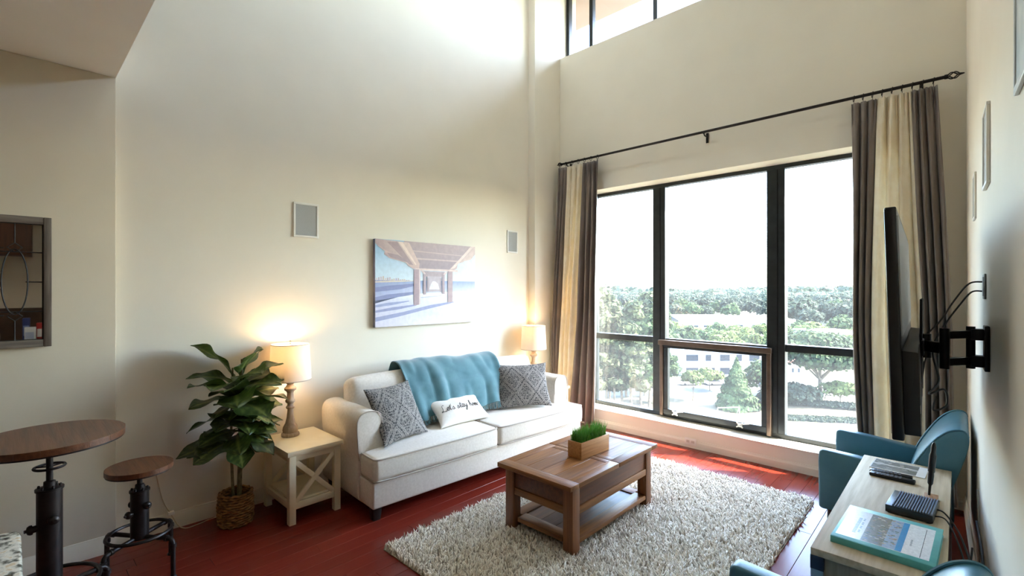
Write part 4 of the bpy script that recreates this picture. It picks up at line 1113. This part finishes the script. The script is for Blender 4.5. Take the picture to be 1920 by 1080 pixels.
# cables behind the console
def cable(label, pts, r=.0035, mat=CORD):
    o = MB().tube(catmull(pts, 7), r, 7).build('cable', mat, None); tag(o, label, 'cable', 'loose cables behind the console'); return o
cable('black power cable running from the cable box towards the wall', [(-.085, 2.98, .622), (-.05, 2.96, .62), (.0, 2.88, .57), (.04, 2.75, .48), (.072, 2.66, .40), (.085, 2.6, .36)])
cable('thin black cable leaving the cable box beside the power cable', [(-.085, 2.90, .618), (-.04, 2.88, .614), (.01, 2.76, .52), (.035, 2.68, .36), (.05, 2.64, .2), (.06, 2.62, .03)], .003)
cable('looped black cable hanging low between console and wall', [(.04, 2.95, .5), (.02, 2.72, .30), (.05, 2.55, .24), (.085, 2.5, .32), (.085, 2.62, .40), (.07, 2.72, .35), (.05, 2.80, .10), (.04, 2.9, .02)], .004)
cable('pale grey cable hanging down the wall beside the chair', [(.068, 3.5, .6), (.072, 3.42, .42), (.07, 3.36, .2), (.06, 3.3, .02)], .004, pm('grey_cord', C(150, 146, 138), .5))

cable('thick black cable lying along the wall near the close armchair', [(.06, 3.3, .5), (.075, 3.0, .42), (.06, 2.75, .30), (.09, 2.45, .28), (.10, 2.3, .20), (.09, 2.25, .02)], .006)
cable('black cable curling up from the floor by the console corner', [(.02, 2.9, .01), (.05, 2.7, .06), (.09, 2.5, .2), (.06, 2.4, .34), (.02, 2.5, .40), (.03, 2.65, .30), (.07, 2.75, .1), (.05, 2.9, .01)], .004)
o = thing('filler_strip', 'added black power strip darkening the gap behind the console', 'power strip', (.045, 3.05, 0), R(1.8))  # added black filler that darkens the gap between console and wall
MB().box(-.03, .03, -.2, .2, .001, .04).build('strip_body', BLACK, o, bevel=.006)
for k in range(5): MB().box(-.018, .018, -.16 + k * .075, -.12 + k * .075, .04, .065).build('plug', BLACKM, o, bevel=.004)

# ================================================================== TELEVISION
tv = thing('television', 'large black flat television seen edge-on, swung out on its wall arm', 'television', (-.186, 2.945, 1.53))
tv.rotation_euler = (0, R(-1.6), R(2.3))
TVW, TVH = .735, .425          # half width (along Y), half height
MB().box(-.036, 0, -TVW, TVW, -TVH, TVH).build('panel', BLACK, tv, bevel=.006, seg=3)
SCR = pm('screen_glass', C(6, 6, 8), .06, spec=.6)
MB().box(-.0375, -.036, -TVW + .015, TVW - .015, -TVH + .02, TVH - .015).build('screen', SCR, tv)
MB().box(-.001, .004, -TVW + .03, TVW - .03, -.05, TVH - .03).build('back_plate', pm('grey_back_metal', C(172, 173, 174), .45, .3), tv, bevel=.001, seg=1)
MB().prism([(0, -TVH + .02), (.046, -TVH + .02), (.046, -.11), (.044, -.105), (0, -.100)], -TVW + .02, TVW - .02, 'y').build('back_casing', pm('back_casing', C(22, 22, 24), .5), tv, bevel=.003)
lg = MB().box(.046, .0465, -TVW + .03, -TVW + .06, -.325, -.30).build('label_sticker', WHITEP, tv)
mt = thing('tv_mount', 'black articulated wall arm holding the television', 'tv mount', (XR(3.0), 3.0, 1.39), AR)
def mbx(n, *a): return MB().box(*a).build(n, BLACKM, mt, bevel=.003)
mbx('wall_plate', -.018, -.001, -.05, .05, -.10, .10)
mbx('hinge_block', -.06, -.018, -.03, .03, .035, .085); mbx('hinge_block', -.06, -.018, -.03, .03, -.085, -.035)
MB().lathe([(.016, -.095), (.016, .095)], 14, (-.06, 0, 0)).build('hinge_pin', BLACKM, mt)
a_ = MB(); a_.beam((-.06, 0, .06), (-.15, -.13, .06), .03, .034); a_.beam((-.06, 0, -.06), (-.15, -.13, -.06), .03, .034); a_.build('rear_arm', BLACKM, mt, bevel=.003)
MB().lathe([(.018, -.09), (.018, .09)], 14, (-.15, -.13, 0)).build('elbow_pin', BLACKM, mt)
MB().beam((-.15, -.13, .0), (-.215, -.04, .0), .03, .05).build('front_arm', BLACKM, mt, bevel=.003)
MB().lathe([(.022, -.055), (.022, .055)], 14, (-.215, -.04, 0)).build('tilt_head', BLACKM, mt)
mbx('tv_bracket', -.2335, -.2235, -.18, -.14, -.22, .22); mbx('tv_bracket', -.2335, -.2235, .06, .10, -.22, .22); mbx('cross_plate', -.228, -.218, -.2, .12, -.035, .035)
# recessed socket plate with cables above the mount
o = thing('wall_socket', 'grey recessed cable plate on the wall above the television arm', 'outlet', (XR(3.2), 3.2, 1.667), -R(90) + AR)
MB().box(-.05, .05, -.008, 0, -.06, .06).build('plate', pm('grey_plate', C(112, 112, 108), .5), o, bevel=.003)
MB().box(-.036, .036, -.0095, -.007, -.046, .046).build('recess', pm('dark_recess', C(58, 58, 56), .6), o)
cable('upper black cable dropping from the wall plate behind the television', [(XR(3.2) - .012, 3.2, 1.69), (.03, 3.19, 1.68), (-.02, 3.16, 1.60), (-.07, 3.1, 1.50), (-.125, 3.02, 1.42), (-.13, 3.0, 1.34), (-.128, 2.98, 1.28)], .0038)['group'] = 'television cables'
cable('lower black cable dropping from the wall plate behind the television', [(XR(3.2) - .012, 3.2, 1.645), (.04, 3.2, 1.64), (-.0, 3.18, 1.58), (-.05, 3.14, 1.49), (-.09, 3.08, 1.40), (-.12, 3.0, 1.32), (-.128, 2.9, 1.24)], .0038)['group'] = 'television cables'
cable('tangle of black cable hanging behind the television', [(-.11, 3.25, 1.40), (-.10, 3.28, 1.3), (-.08, 3.3, 1.18), (-.12, 3.35, 1.10), (-.06, 3.36, 1.13), (-.05, 3.3, 1.06), (-.10, 3.28, 1.03), (-.09, 3.3, 1.10)], .005)['group'] = 'television cables'

# ================================================================== KITCHEN SIDE (counter corner, and what the mirror shows)
GRAN, nt, b = newmat('speckled_granite')
N, L = nt.nodes, nt.links
b.inputs['Roughness'].default_value = .15
tc = N.new('ShaderNodeTexCoord'); v1 = N.new('ShaderNodeTexNoise'); v1.inputs['Scale'].default_value = 42; v1.inputs['Detail'].default_value = 6
L.new(tc.outputs['Object'], v1.inputs['Vector']); cr = N.new('ShaderNodeValToRGB'); el = cr.color_ramp.elements
el[0].position = .34; el[0].color = C(60, 60, 58); el[1].position = .66; el[1].color = C(206, 186, 158)
for p, c in ((.43, C(128, 128, 120)), (.50, C(206, 202, 192)), (.58, C(226, 222, 212))):
    e = el.new(p); e.color = c
L.new(v1.outputs[0], cr.inputs[0]); L.new(cr.outputs[0], b.inputs['Base Color'])
ck = thing('kitchen_counter', 'granite-topped kitchen counter end at the picture corner', 'counter', (-1.55, -.30, 0))
poly_ = [(-.545, -.35), (.6, -.35), (.6, .325)] + [(-.545 + .04 - .04 * math.sin(a), .325 - .04 + .04 * math.cos(a)) for a in [i * PI / 12 for i in range(7)]]
MB().prism(poly_, .885, .92).build('worktop', GRAN, ck, bevel=.008, seg=3)
MB().box(-.50, .58, -.33, .10, 0, .885).build('cabinet_body', pm('dark_cabinet', C(70, 44, 28), .5, c2=C(56, 34, 22), scale=6), ck, bevel=.003)
BRWN = wood('kitchen_wood', C(88, 54, 32), C(64, 38, 22), 'Z', .45, 5)
kc = thing('base_cabinet', 'brown kitchen cabinet with granite top, reflected in the mirror', 'cabinet', (1.46, -.15, 0))
MB().box(-.28, .335, -.85, .85, .1, .90).build('cabinet_body', BRWN, kc, bevel=.003)
MB().box(-.25, .335, -.84, .84, 0, .1).build('plinth', BLACK, kc)
for k in range(4):
    d = MB().box(-.30, -.28, -.84 + k * .42 + .004, -.84 + k * .42 + .416, .12, .88).build('door', BRWN, kc, bevel=.004)
    MB().tube([(-.315, -.84 + k * .42 + .36, .70), (-.315, -.84 + k * .42 + .36, .82)], .006, 8).build('handle', GREYM, d)
MB().box(-.33, .335, -.87, .87, .90, .935).build('worktop', GRAN, kc, bevel=.005)
MB().box(.315, .3385, -.87, .87, .935, 1.40).build('backsplash', pm('dark_backsplash', C(70, 46, 30), .4, c2=C(56, 36, 24), scale=9), kc)
uc = thing('wall_cabinet', 'dark brown wall cabinet reflected at the top of the mirror', 'cabinet', (1.62, -.80, 2.12))
MB().box(-.18, .175, -.75, .75, 0, .85).build('cabinet_body', BRWN, uc, bevel=.003)
for k in range(3): MB().box(-.2, -.18, -.745 + k * .5, -.255 + k * .5, .01, .84).build('door', BRWN, uc, bevel=.004)
o = thing('soap_bottle', 'white pump bottle reflected at the mirror\'s lower edge', 'bottle', (1.25, -.37, .9355))
MB().lathe([(.03, 0), (.033, .01), (.033, .14), (.02, .165), (.012, .17)], 20).build('bottle_body', WHITEP, o, smooth=50)
MB().lathe([(.014, .17), (.014, .19), (.005, .192), (.005, .225)], 12).build('pump', GREYM, o)
def packet(label, y, w, h, c, c2, x=1.28):
    o = thing('packet', label, 'packet', (x, y, .9355), random.uniform(-.2, .2), 'packets on the kitchen counter')
    MB().box(-.04, .04, -w / 2, w / 2, 0, h).build('carton', pm('carton_' + label.split()[0], c, .5), o, bevel=.004)
    MB().box(-.041, -.039, -w / 2 + .008, w / 2 - .008, h * .3, h * .7).build('print_panel', pm('panel_' + label.split()[0], c2, .5), o)
packet('navy tall packet reflected in the mirror', -.10, .07, .34, C(36, 50, 112), C(120, 140, 190), 1.38)
packet('white carton reflected in front of the navy packet in the mirror', -.06, .10, .22, C(230, 232, 236), C(180, 190, 220))
packet('red carton reflected beside the white carton in the mirror', .03, .06, .27, C(170, 40, 36), C(230, 220, 214), 1.36)
o = thing('dish_cloth', 'folded teal cloth reflected at the mirror\'s lower corner', 'cloth', (1.22, .02, .9355))
m = MB(); puffy(m, -.06, .06, -.09, .09, 0, .05, .02, (0, 0, .01), 6); m.build('folds', pm('teal_cloth', C(70, 170, 170), .9), o, weld=True)

# ================================================================== OUTSIDE (the flat is high up; ground about 20 m below)
GZ = CAMZ - 22.15
FW = Vector((-math.sin(TH), math.cos(TH), 0)); RT = Vector((math.cos(TH), math.sin(TH), 0))
def W(l, d, z=GZ): p = FW * d + RT * l; return (p.x, p.y, z)
def G(px, py):
    d = FPX * 22.15 / (py - HORIZON); return W((px - 960) / FPX * d, d)
GRASSM = pm('dry_lawn', C(72, 67, 44), .95, c2=C(54, 58, 34), scale=.06, detail=8, lo=.4, hi=.62)
m = MB().lathe([(.01, 0), (3500, 0)], 64, cap=False); o = m.build('ground_outside', GRASSM, None, smooth=0); o.location = (0, 0, GZ); struct(o)
def strip(name, d0, d1, l0, l1, z, mat):
    m = MB(); v = [W(l0, d0, GZ + .0), W(l1, d0, GZ), W(l1, d1, GZ), W(l0, d1, GZ)]
    m.add(v + [(x, y, GZ + z) for x, y, _ in v], [(3, 2, 1, 0), (4, 5, 6, 7), (0, 1, 5, 4), (1, 2, 6, 5), (2, 3, 7, 6), (3, 0, 4, 7)])
    return struct(m.build(name, mat, None, smooth=0))
CONC = pm('pale_concrete', C(92, 86, 78), .9, c2=C(83, 78, 70), scale=.4, detail=6)
ASPH = pm('pale_asphalt', C(78, 76, 73), .9, c2=C(70, 68, 65), scale=.3, detail=6)
STRAW = pm('straw_lawn', C(82, 71, 48), .95, c2=C(68, 61, 38), scale=.25, detail=8)
strip('road', 30, 79, -60, 140, .05, CONC)
strip('lawn_strip', 80.5, 97, -60, 140, .06, STRAW)
strip('car_park', 99, 119, 14, 120, .05, ASPH)

LEAFM = {}
def foliage_mat(name, c, c2):
    m, nt, b = newmat(name); N, L = nt.nodes, nt.links
    tc = N.new('ShaderNodeTexCoord'); nz = N.new('ShaderNodeTexNoise'); nz.inputs['Scale'].default_value = .55; nz.inputs['Detail'].default_value = 6
    L.new(tc.outputs['Object'], nz.inputs['Vector'])
    mr = N.new('ShaderNodeMapRange'); mr.inputs['From Min'].default_value = .35; mr.inputs['From Max'].default_value = .65; L.new(nz.outputs[0], mr.inputs['Value'])
    mx = N.new('ShaderNodeMix'); mx.data_type = 'RGBA'; mx.inputs['A'].default_value = c; mx.inputs['B'].default_value = c2; L.new(mr.outputs[0], mx.inputs['Factor'])
    oi = N.new('ShaderNodeObjectInfo'); hs = N.new('ShaderNodeHueSaturation'); m2 = N.new('ShaderNodeMapRange'); m2.inputs['To Min'].default_value = .75; m2.inputs['To Max'].default_value = 1.3
    L.new(oi.outputs['Random'], m2.inputs['Value']); L.new(m2.outputs[0], hs.inputs['Value']); L.new(mx.outputs['Result'], hs.inputs['Color']); L.new(hs.outputs[0], b.inputs['Base Color'])
    b.inputs['Roughness'].default_value = .8; b.inputs['Specular IOR Level'].default_value = .2
    tl = N.new('ShaderNodeBsdfTranslucent'); L.new(hs.outputs[0], tl.inputs[0]); ms = N.new('ShaderNodeMixShader'); ms.inputs[0].default_value = .3
    L.new(b.outputs[0], ms.inputs[1]); L.new(tl.outputs[0], ms.inputs[2]); L.new(ms.outputs[0], N['Material Output'].inputs['Surface'])
    return m
F_MID = foliage_mat('foliage_mid', C(60, 74, 43), C(38, 52, 30))
F_DARK = foliage_mat('foliage_dark', C(46, 54, 40), C(32, 41, 33))
F_PALE = foliage_mat('foliage_pale', C(84, 92, 50), C(64, 76, 40))
F_PINE = foliage_mat('foliage_pine', C(80, 84, 54), C(50, 60, 40))
BARK = pm('bark', C(104, 92, 78), .95, c2=C(80, 70, 60), scale=3)
def quads_mesh(name, P, Nn, S, mat):
    n = len(P)
    r = RNG.normal(size=(n, 3)); t = np.cross(Nn, r); t /= np.linalg.norm(t, axis=1)[:, None] + 1e-9; bt_ = np.cross(Nn, t)
    s = S[:, None]
    V = np.stack([P - t * s - bt_ * s * .7, P + t * s - bt_ * s * .7, P + t * s * .8 + bt_ * s * .7 + Nn * s * .25, P - t * s * .8 + bt_ * s * .7 - Nn * s * .2], 1).reshape(-1, 3)
    me = bpy.data.meshes.new(name); me.vertices.add(n * 4); me.vertices.foreach_set('co', V.astype(np.float32).ravel())
    me.loops.add(n * 4); me.loops.foreach_set('vertex_index', np.arange(n * 4, dtype=np.int32)); me.polygons.add(n); me.polygons.foreach_set('loop_start', np.arange(0, n * 4, 4, dtype=np.int32))
    me.update(); me.validate(); me.materials.append(mat); return me
def sph(n):
    v = RNG.normal(size=(n, 3)); return v / np.linalg.norm(v, axis=1)[:, None]
def crown_broad(name, h, w, n, s, mat, zlo=.32, lobes=14, flat=1.0):
    P, Q = [], []
    for k in range(lobes):
        a = k * 2.4; rr_ = (.25 + .75 * math.sqrt((k + .5) / lobes)) * w * .33; zz = h * (zlo + (1 - zlo) * (.25 + .55 * (1 - rr_ / (w * .33)) * flat + .18 * RNG.random()))
        c = np.array([rr_ * math.cos(a), rr_ * math.sin(a), zz]); R_ = np.array([w * .24, w * .24, h * (1 - zlo) * .26]) * RNG.uniform(.8, 1.2)
        d = sph(n // lobes); d[:, 2] = np.where(d[:, 2] < -.55, -d[:, 2], d[:, 2])
        P.append(c + d * R_ * RNG.uniform(.75, 1.05, (len(d), 1))); Q.append(d + RNG.normal(0, .35, d.shape))
    P = np.concatenate(P); Q = np.concatenate(Q); Q /= np.linalg.norm(Q, axis=1)[:, None]
    return quads_mesh(name, P, Q, RNG.uniform(.6, 1.3, len(P)) * s, mat)
def crown_cone(name, h, w, n, s, mat):
    t = np.sqrt(RNG.uniform(0, 1, n)); z = h * (1 - t) * .96 + .25; lay = .78 + .22 * np.abs(np.sin(z * 2.1)); a = RNG.uniform(0, 2 * PI, n)
    r = w / 2 * t * lay * RNG.uniform(.72, 1.05, n) * (1 + .12 * np.sin(3 * a + z))
    P = np.stack([r * np.cos(a), r * np.sin(a), z], 1); Q = np.stack([np.cos(a), np.sin(a), .5 + 0 * a], 1) + RNG.normal(0, .35, (n, 3)); Q /= np.linalg.norm(Q, axis=1)[:, None]
    return quads_mesh(name, P, Q, RNG.uniform(.6, 1.3, n) * s, mat)
def crown_pine(name, h, w, n, s, mat, k=26):
    P, Q = [], []
    for i in range(k):
        z = h * (.22 + .76 * (i + .5) / k); rad = w * .5 * (1.05 - .75 * (i / k)) * RNG.uniform(.5, 1); a = RNG.uniform(0, 6.28)
        c = np.array([rad * .62 * math.cos(a), rad * .62 * math.sin(a), z]); d = sph(n // k)
        P.append(c + d * np.array([w * .17, w * .17, h * .045]) * RNG.uniform(.6, 1.1, (len(d), 1))); Q.append(d * np.array([.6, .6, 1.4]) + RNG.normal(0, .4, d.shape))
    P = np.concatenate(P); Q = np.concatenate(Q); Q /= np.linalg.norm(Q, axis=1)[:, None]
    return quads_mesh(name, P, Q, RNG.uniform(.6, 1.3, len(P)) * s, mat)
def trunk(h, r, parent, branches=0, w=0, zlo=.35):
    m = MB().tube([(0, 0, -.1), (.02 * h, 0, h * .4), (0, .01 * h, h * .85)], [r, r * .75, r * .3], 8)
    for k in range(branches):
        a = k * 2.4; z = h * (zlo + .08 * k / branches)
        m.tube([(0, 0, z), (w * .14 * math.cos(a), w * .14 * math.sin(a), z + h * .16), (w * .27 * math.cos(a), w * .27 * math.sin(a), z + h * .3)], [r * .5, r * .32, r * .15], 6)
    return m.build('trunk', BARK, parent)
def tree(name, label, px, py, me, h, r, branches=0, w=0, group=None, cat='tree', zlo=.35):
    o = thing(name, label, cat, G(px, py), random.uniform(0, 6.28), group)
    c = bpy.data.objects.new('crown', me); COL.objects.link(c); c.parent = o
    if r: trunk(h, r, o, branches, w, zlo)
    return o
# nearby trees
tree('spruce_tree', 'cone-shaped green spruce standing on the lawn before the white building', 1381, 766, crown_cone('crown', 9.6, 8.0, 5200, .26, F_MID), 9, .25)
big = crown_broad('crown', 15.5, 16.5, 7000, .33, F_MID, .30, 22, .8)
tree('shade_tree', 'big spreading shade tree behind the hedge in the end bay of the window', 1538, 752, big, 14, .42, 8, 16, zlo=.28)
tree('young_tree', 'small pale green tree beside the big shade tree', 1576, 762, crown_broad('crown', 5.2, 6.4, 1700, .26, F_PALE, .3), 4.4, .12, 4, 6)
tree('young_tree', 'thin young tree on the lawn in front of the parked cars', 1299, 752, crown_broad('crown', 6.4, 4.6, 900, .24, F_PALE, .45), 6, .10, 4, 5)
tree('young_tree', 'bushy pale tree in front of the white building\'s lower windows', 1331, 733, crown_broad('crown', 5.2, 6.0, 1600, .26, F_PALE, .35), 4.6, .12, 4, 5)
tree('young_tree', 'slender tree between the spruce and the window mullion', 1428, 760, crown_broad('crown', 9.5, 6.0, 1900, .28, F_MID, .22), 8, .14, 4, 5)
tree('bush', 'round dark bush at the foot of the big shade tree', 1496, 758, crown_broad('crown', 4.4, 8.5, 1700, .28, F_DARK, .02), 0, 0, cat='bush')
tree('bush', 'low dark bush on the lawn right of the spruce', 1437, 762, crown_broad('crown', 3.2, 4.2, 1000, .25, F_DARK, .02), 0, 0, cat='bush')
# low clipped hedge: a row of round shrubs
hs_ = crown_broad('crown', 1.3, 3.4, 500, .2, F_DARK, .0, 8)
for k in range(14):
    o = bpy.data.objects.new('hedge_shrub', hs_); COL.objects.link(o); o.location = G(1470 + k * 13.5, 758 + 1.0 * k); o.rotation_euler = (0, 0, k * 1.3)
    tag(o, 'low dark shrub in the hedge row along the lawn', 'shrub', 'shrubs of the low hedge row')
kb = crown_broad('crown', .7, 3.0, 260, .17, F_DARK, .0, 8)
for k in range(20):
    o = bpy.data.objects.new('verge_shrub', kb); COL.objects.link(o); o.location = G(1462 + k * 11, 784.5 + .55 * k); o.rotation_euler = (0, 0, k * 1.7)
    tag(o, 'small olive shrub on the verge along the road', 'shrub', 'shrubs of the road verge')
# tall pines filling the first bay
pA, pB = crown_pine('crown', 21, 8.5, 4600, .36, F_PINE), crown_pine('crown', 18, 7.5, 4200, .34, F_MID)
spots = [(1118, 772), (1136, 768), (1152, 771), (1167, 766), (1184, 770), (1201, 767), (1217, 764), (1232, 758), (1143, 748), (1174, 744), (1209, 742), (1240, 738)]
for k, (px, py) in enumerate(spots):
    o = thing('pine_tree', 'tall pine in the dense stand beyond the first window bay', 'tree', G(px, py), k * 1.1, 'pines beyond the first window bay')
    s = .88 + .24 * random.random() if py > 750 else 1.02
    o.scale = (s, s, s)
    c = bpy.data.objects.new('crown', pA if k % 2 == 0 else pB); COL.objects.link(c); c.parent = o
    trunk(18, .28, o)
# buildings
WHITEB = pm('white_cladding', C(150, 150, 150), .8, c2=C(142, 143, 145), scale=.3); WHROOF = pm('white_roof', C(168, 167, 165), .8, c2=C(160, 159, 157), scale=.2)
GREYR = pm('grey_roof', C(104, 105, 107), .7, c2=C(96, 97, 100), scale=.2); BGLASS = pm('dark_window', C(30, 36, 44), .15); CREAMB = pm('cream_wall', C(140, 132, 122), .8, c2=C(132, 124, 114), scale=.2)
OCC = []
def building(label, px0, px1, pyb, h, depth, wall, roof, rows=(), gable=0., rz=0., par=.3):
    a = Vector(G(px0, pyb)); b_ = Vector(G(px1, pyb)); L_ = (b_ - a).length
    nb = max(1, int(L_ / depth + .99)); dv = (b_ - a).normalized(); nv = Vector((-dv.y, dv.x, 0))
    for i in range(nb * 2):
        for j in (.25, .75): q = a + dv * L_ * (i + .5) / (nb * 2) + nv * depth * j; OCC.append((q.x, q.y, max(L_ / (nb * 2), depth / 2) * .72))
    o = thing('building', label, 'building', a, math.atan2(b_.y - a.y, b_.x - a.x) + rz)
    MB().box(0, L_, 0, depth, 0, h).build('wall', wall, o, smooth=0)
    if gable:
        MB().prism([(-.5, h), (depth / 2, h + gable), (depth + .5, h)], -.5, L_ + .5, 'x').build('roof', roof, o, smooth=0)
    else:
        MB().box(-.25, L_ + .25, -.25, depth + .25, h, h + par).build('roof', roof, o, smooth=0)
    for z0, z1, xs in rows:
        for x0, x1 in xs:
            w = MB().box(x0 * L_, x1 * L_, -.08, .02, z0, z1).build('window', WHITEB, o, smooth=0)
            MB().box(x0 * L_ + .12, x1 * L_ - .12, -.1, -.06, z0 + .1, z1 - .1).build('pane', BGLASS, w, smooth=0)
    return o
building('white two-storey building with dark windows behind the spruce', 1282, 1456, 706, 6.7, 14, WHITEB, WHROOF,
         [(3.9, 5.7, [(.02, .16), (.23, .30), (.385, .50), (.56, .63), (.70, .82), (.88, .97)]), (.5, 2.4, [(.02, .16), (.23, .34), (.385, .50), (.56, .63), (.70, .82)])])
building('long grey-roofed shed across the trees', 1272, 1366, 617, 5.2, 30, CREAMB, GREYR, [(1, 2.2, [(.1, .2), (.3, .4), (.5, .6), (.7, .8)])], gable=2.4)
building('white-roofed warehouse next to the grey shed', 1368, 1452, 616, 5.0, 30, WHITEB, WHROOF, [(1, 2.2, [(.15, .3), (.5, .65)])], gable=1.8)
building('cream windowless warehouse far off in the middle bay', 1262, 1324, 579, 11, 40, CREAMB, WHROOF)
building('pale low warehouse at the far side of the middle bay', 1376, 1448, 578, 7, 40, WHITEB, WHROOF, [(2, 4, [(.2, .5), (.6, .9)])])
building('white low hall with a chimney in the end bay', 1472, 1520, 581, 7, 36, WHITEB, WHROOF)
MB().box(18, 22, 4, 8, 7, 19).build('chimney', WHITEB, bpy.data.objects[[x.name for x in bpy.data.objects if x.name.startswith('building')][-1]])
building('cream low warehouse beside the end curtain', 1572, 1640, 580, 10, 40, CREAMB, CREAMB)
building('white flat roof showing above the shade tree', 1562, 1650, 652, 5, 26, WHITEB, WHROOF)
building('terracotta-roofed house behind the shade tree', 1478, 1506, 706, 3.6, 9, CREAMB, pm('terracotta', C(120, 70, 52), .8, c2=C(108, 60, 44), scale=1), [(1, 2.2, [(.2, .4), (.6, .8)])], gable=1.8)
# woods further off: individual trees, copies of a few crowns
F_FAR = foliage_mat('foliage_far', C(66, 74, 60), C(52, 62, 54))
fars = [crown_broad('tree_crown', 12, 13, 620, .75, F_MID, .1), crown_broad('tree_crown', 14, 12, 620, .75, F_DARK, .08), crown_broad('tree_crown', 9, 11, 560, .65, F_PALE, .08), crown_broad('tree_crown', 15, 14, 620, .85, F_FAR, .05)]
def far_tree(px, py, k, s, label, group):
    p = G(px, py); rad = (6.5, 6.0, 5.5, 7.0)[k] * s
    if any((p[0] - q[0]) ** 2 + (p[1] - q[1]) ** 2 < (rad * .95 + q[2]) ** 2 for q in OCC): return
    OCC.append((p[0], p[1], rad * .95))
    o = bpy.data.objects.new('tree', fars[k]); COL.objects.link(o); o.location = p; o.rotation_euler = (0, 0, random.uniform(0, 6.28)); o.scale = (s, s, s * random.uniform(.85, 1.1))
    tag(o, label, 'tree', group)
rr = random.Random(21)
# pale belt between the white building and the grey-roofed sheds
for i in range(260):
    py = rr.uniform(628, 668); px = rr.uniform(1236, 1470)
    far_tree(px, py, 2 if rr.random() < .75 else 0, rr.uniform(.55, .8), 'pale green tree in the belt behind the white building', 'pale trees behind the white building')
for i in range(200):
    py = rr.uniform(625, 690); px = rr.uniform(1470, 1680)
    far_tree(px, py, rr.choice((0, 2, 2)), rr.uniform(.6, .95), 'loose green tree behind the big shade tree', 'trees behind the shade tree')
for i in range(120):
    py = rr.uniform(640, 720); px = rr.uniform(1236, 1276)
    far_tree(px, py, rr.choice((0, 2)), rr.uniform(.6, .8), 'green tree beside the white building near the first mullion', 'trees beside the first mullion')
for i in range(220):
    py = rr.uniform(586, 600); px = rr.uniform(1262, 1440) if i % 2 else rr.uniform(1470, 1660)
    far_tree(px, py, rr.choice((1, 1, 0)), rr.uniform(.8, 1.25), 'dark tree in the middle-distance row behind the sheds', 'dark trees in the middle distance')
for i in range(90):
    py = rr.uniform(602, 622); px = rr.uniform(1475, 1660)
    far_tree(px, py, 1, rr.uniform(1.0, 1.35), 'tall dark tree above the big shade tree', 'dark trees above the shade tree')
for i in range(300):
    py = rr.uniform(567, 588); px = rr.uniform(1090, 1680)
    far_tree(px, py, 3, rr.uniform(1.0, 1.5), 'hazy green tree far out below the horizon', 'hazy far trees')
for i in range(160):
    py = rr.uniform(590, 690); px = rr.uniform(1085, 1240)
    far_tree(px, py, rr.choice((0, 1, 3)), rr.uniform(.8, 1.2), 'green tree behind the stand of pines', 'trees behind the pines')
# the wooded ridge at the horizon, beyond counting
P, Q = [], []
for i in range(700):
    d = RNG.uniform(1000, 2600); l = d * RNG.uniform(-.05, .95); w = W(l, d); hgt = 16 + 14 * (d > 1500) + 10 * math.sin(l / 160) * (d > 1300)
    dd = sph(34); P.append(np.array([w[0], w[1], GZ + hgt * .5]) + dd * np.array([26, 26, hgt * .5])); Q.append(dd)
P = np.concatenate(P); Q = np.concatenate(Q)
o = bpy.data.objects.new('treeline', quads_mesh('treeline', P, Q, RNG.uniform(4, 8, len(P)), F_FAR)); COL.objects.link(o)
tag(o, 'wooded ridge along the whole horizon', 'treeline', kind='stuff')

# parked cars
def car(label, px, py, rz, paint):
    o = thing('parked_car', label, 'car', G(px, py), TH + rz, 'cars parked by the white building')
    MB().prism([(-2.2, .3), (2.2, .3), (2.25, .75), (1.3, .9), (-2.1, .95), (-2.25, .7)], -.88, .88, 'y').build('body', paint, o, bevel=.08)
    MB().prism([(1.0, .88), (.35, 1.42), (-1.2, 1.45), (-1.9, .92)], -.78, .78, 'y').build('cabin', BGLASS, o, bevel=.06)
    MB().prism([(.3, 1.40), (.25, 1.46), (-1.15, 1.49), (-1.2, 1.43)], -.72, .72, 'y').build('roof', paint, o)
    for x in (-1.4, 1.4):
        for y in (-1, 1): MB().lathe([(.05, -.1), (.33, -.1), (.33, .1), (.05, .1)], 16, M=Matrix.Translation((x, y * .82, .33)) @ Matrix.Rotation(R(90), 4, 'X')).build('wheel', BLACK, o)
WP, GP, DP = pm('white_car_paint', C(236, 236, 236), .3), pm('silver_car_paint', C(186, 190, 194), .3, .4), pm('slate_car_paint', C(88, 94, 102), .3, .4)
for k, (px, py, r_, p, l) in enumerate(((1292, 722, .1, WP, 'white car parked nearest the first mullion'), (1316, 720, .1, GP, 'silver car parked between two white cars'), (1342, 722, .1, WP, 'white car parked beside the silver car'),
                                       (1600, 738, .2, DP, 'dark car parked near the end curtain'), (1440, 724, .1, DP, 'dark car parked behind the slender tree'))): car(l, px, py, r_, p)
# white goal frame on the verge
o = thing('goal_frame', 'white rectangular pipe frame standing on the roadside lawn', 'goal', G(1366, 786), TH + .06)
gm = MB(); gm.tube([(-1.9, 0, 0), (-1.9, 0, 2.0), (1.9, 0, 2.0), (1.9, 0, 0)], .09, 8); gm.build('front_frame', WHROOF, o)
MB().tube([(-1.9, 0, 2.0), (-1.9, 1.2, 0), (1.9, 1.2, 0), (1.9, 0, 2.0)], .05, 6).build('rear_frame', WHROOF, o)
# radio masts on the horizon
for px, hh, l in ((1209, 75, 'thin radio mast on the horizon in the first bay'), (1562, 95, 'thin radio mast on the horizon in the end bay')):
    d = 1450; o = thing('radio_mast', l, 'mast', W((px - 960) / FPX * d, d))
    MB().tube([(0, 0, 0), (0, 0, hh + 20)], [1.6, .6], 6).build('mast_pole', GREYM, o)
    for k in range(3): MB().lathe([(2.2, 0), (2.2, 3)], 8, (0, 0, hh * (.45 + .2 * k))).build('antenna_drum', GREYM, o)
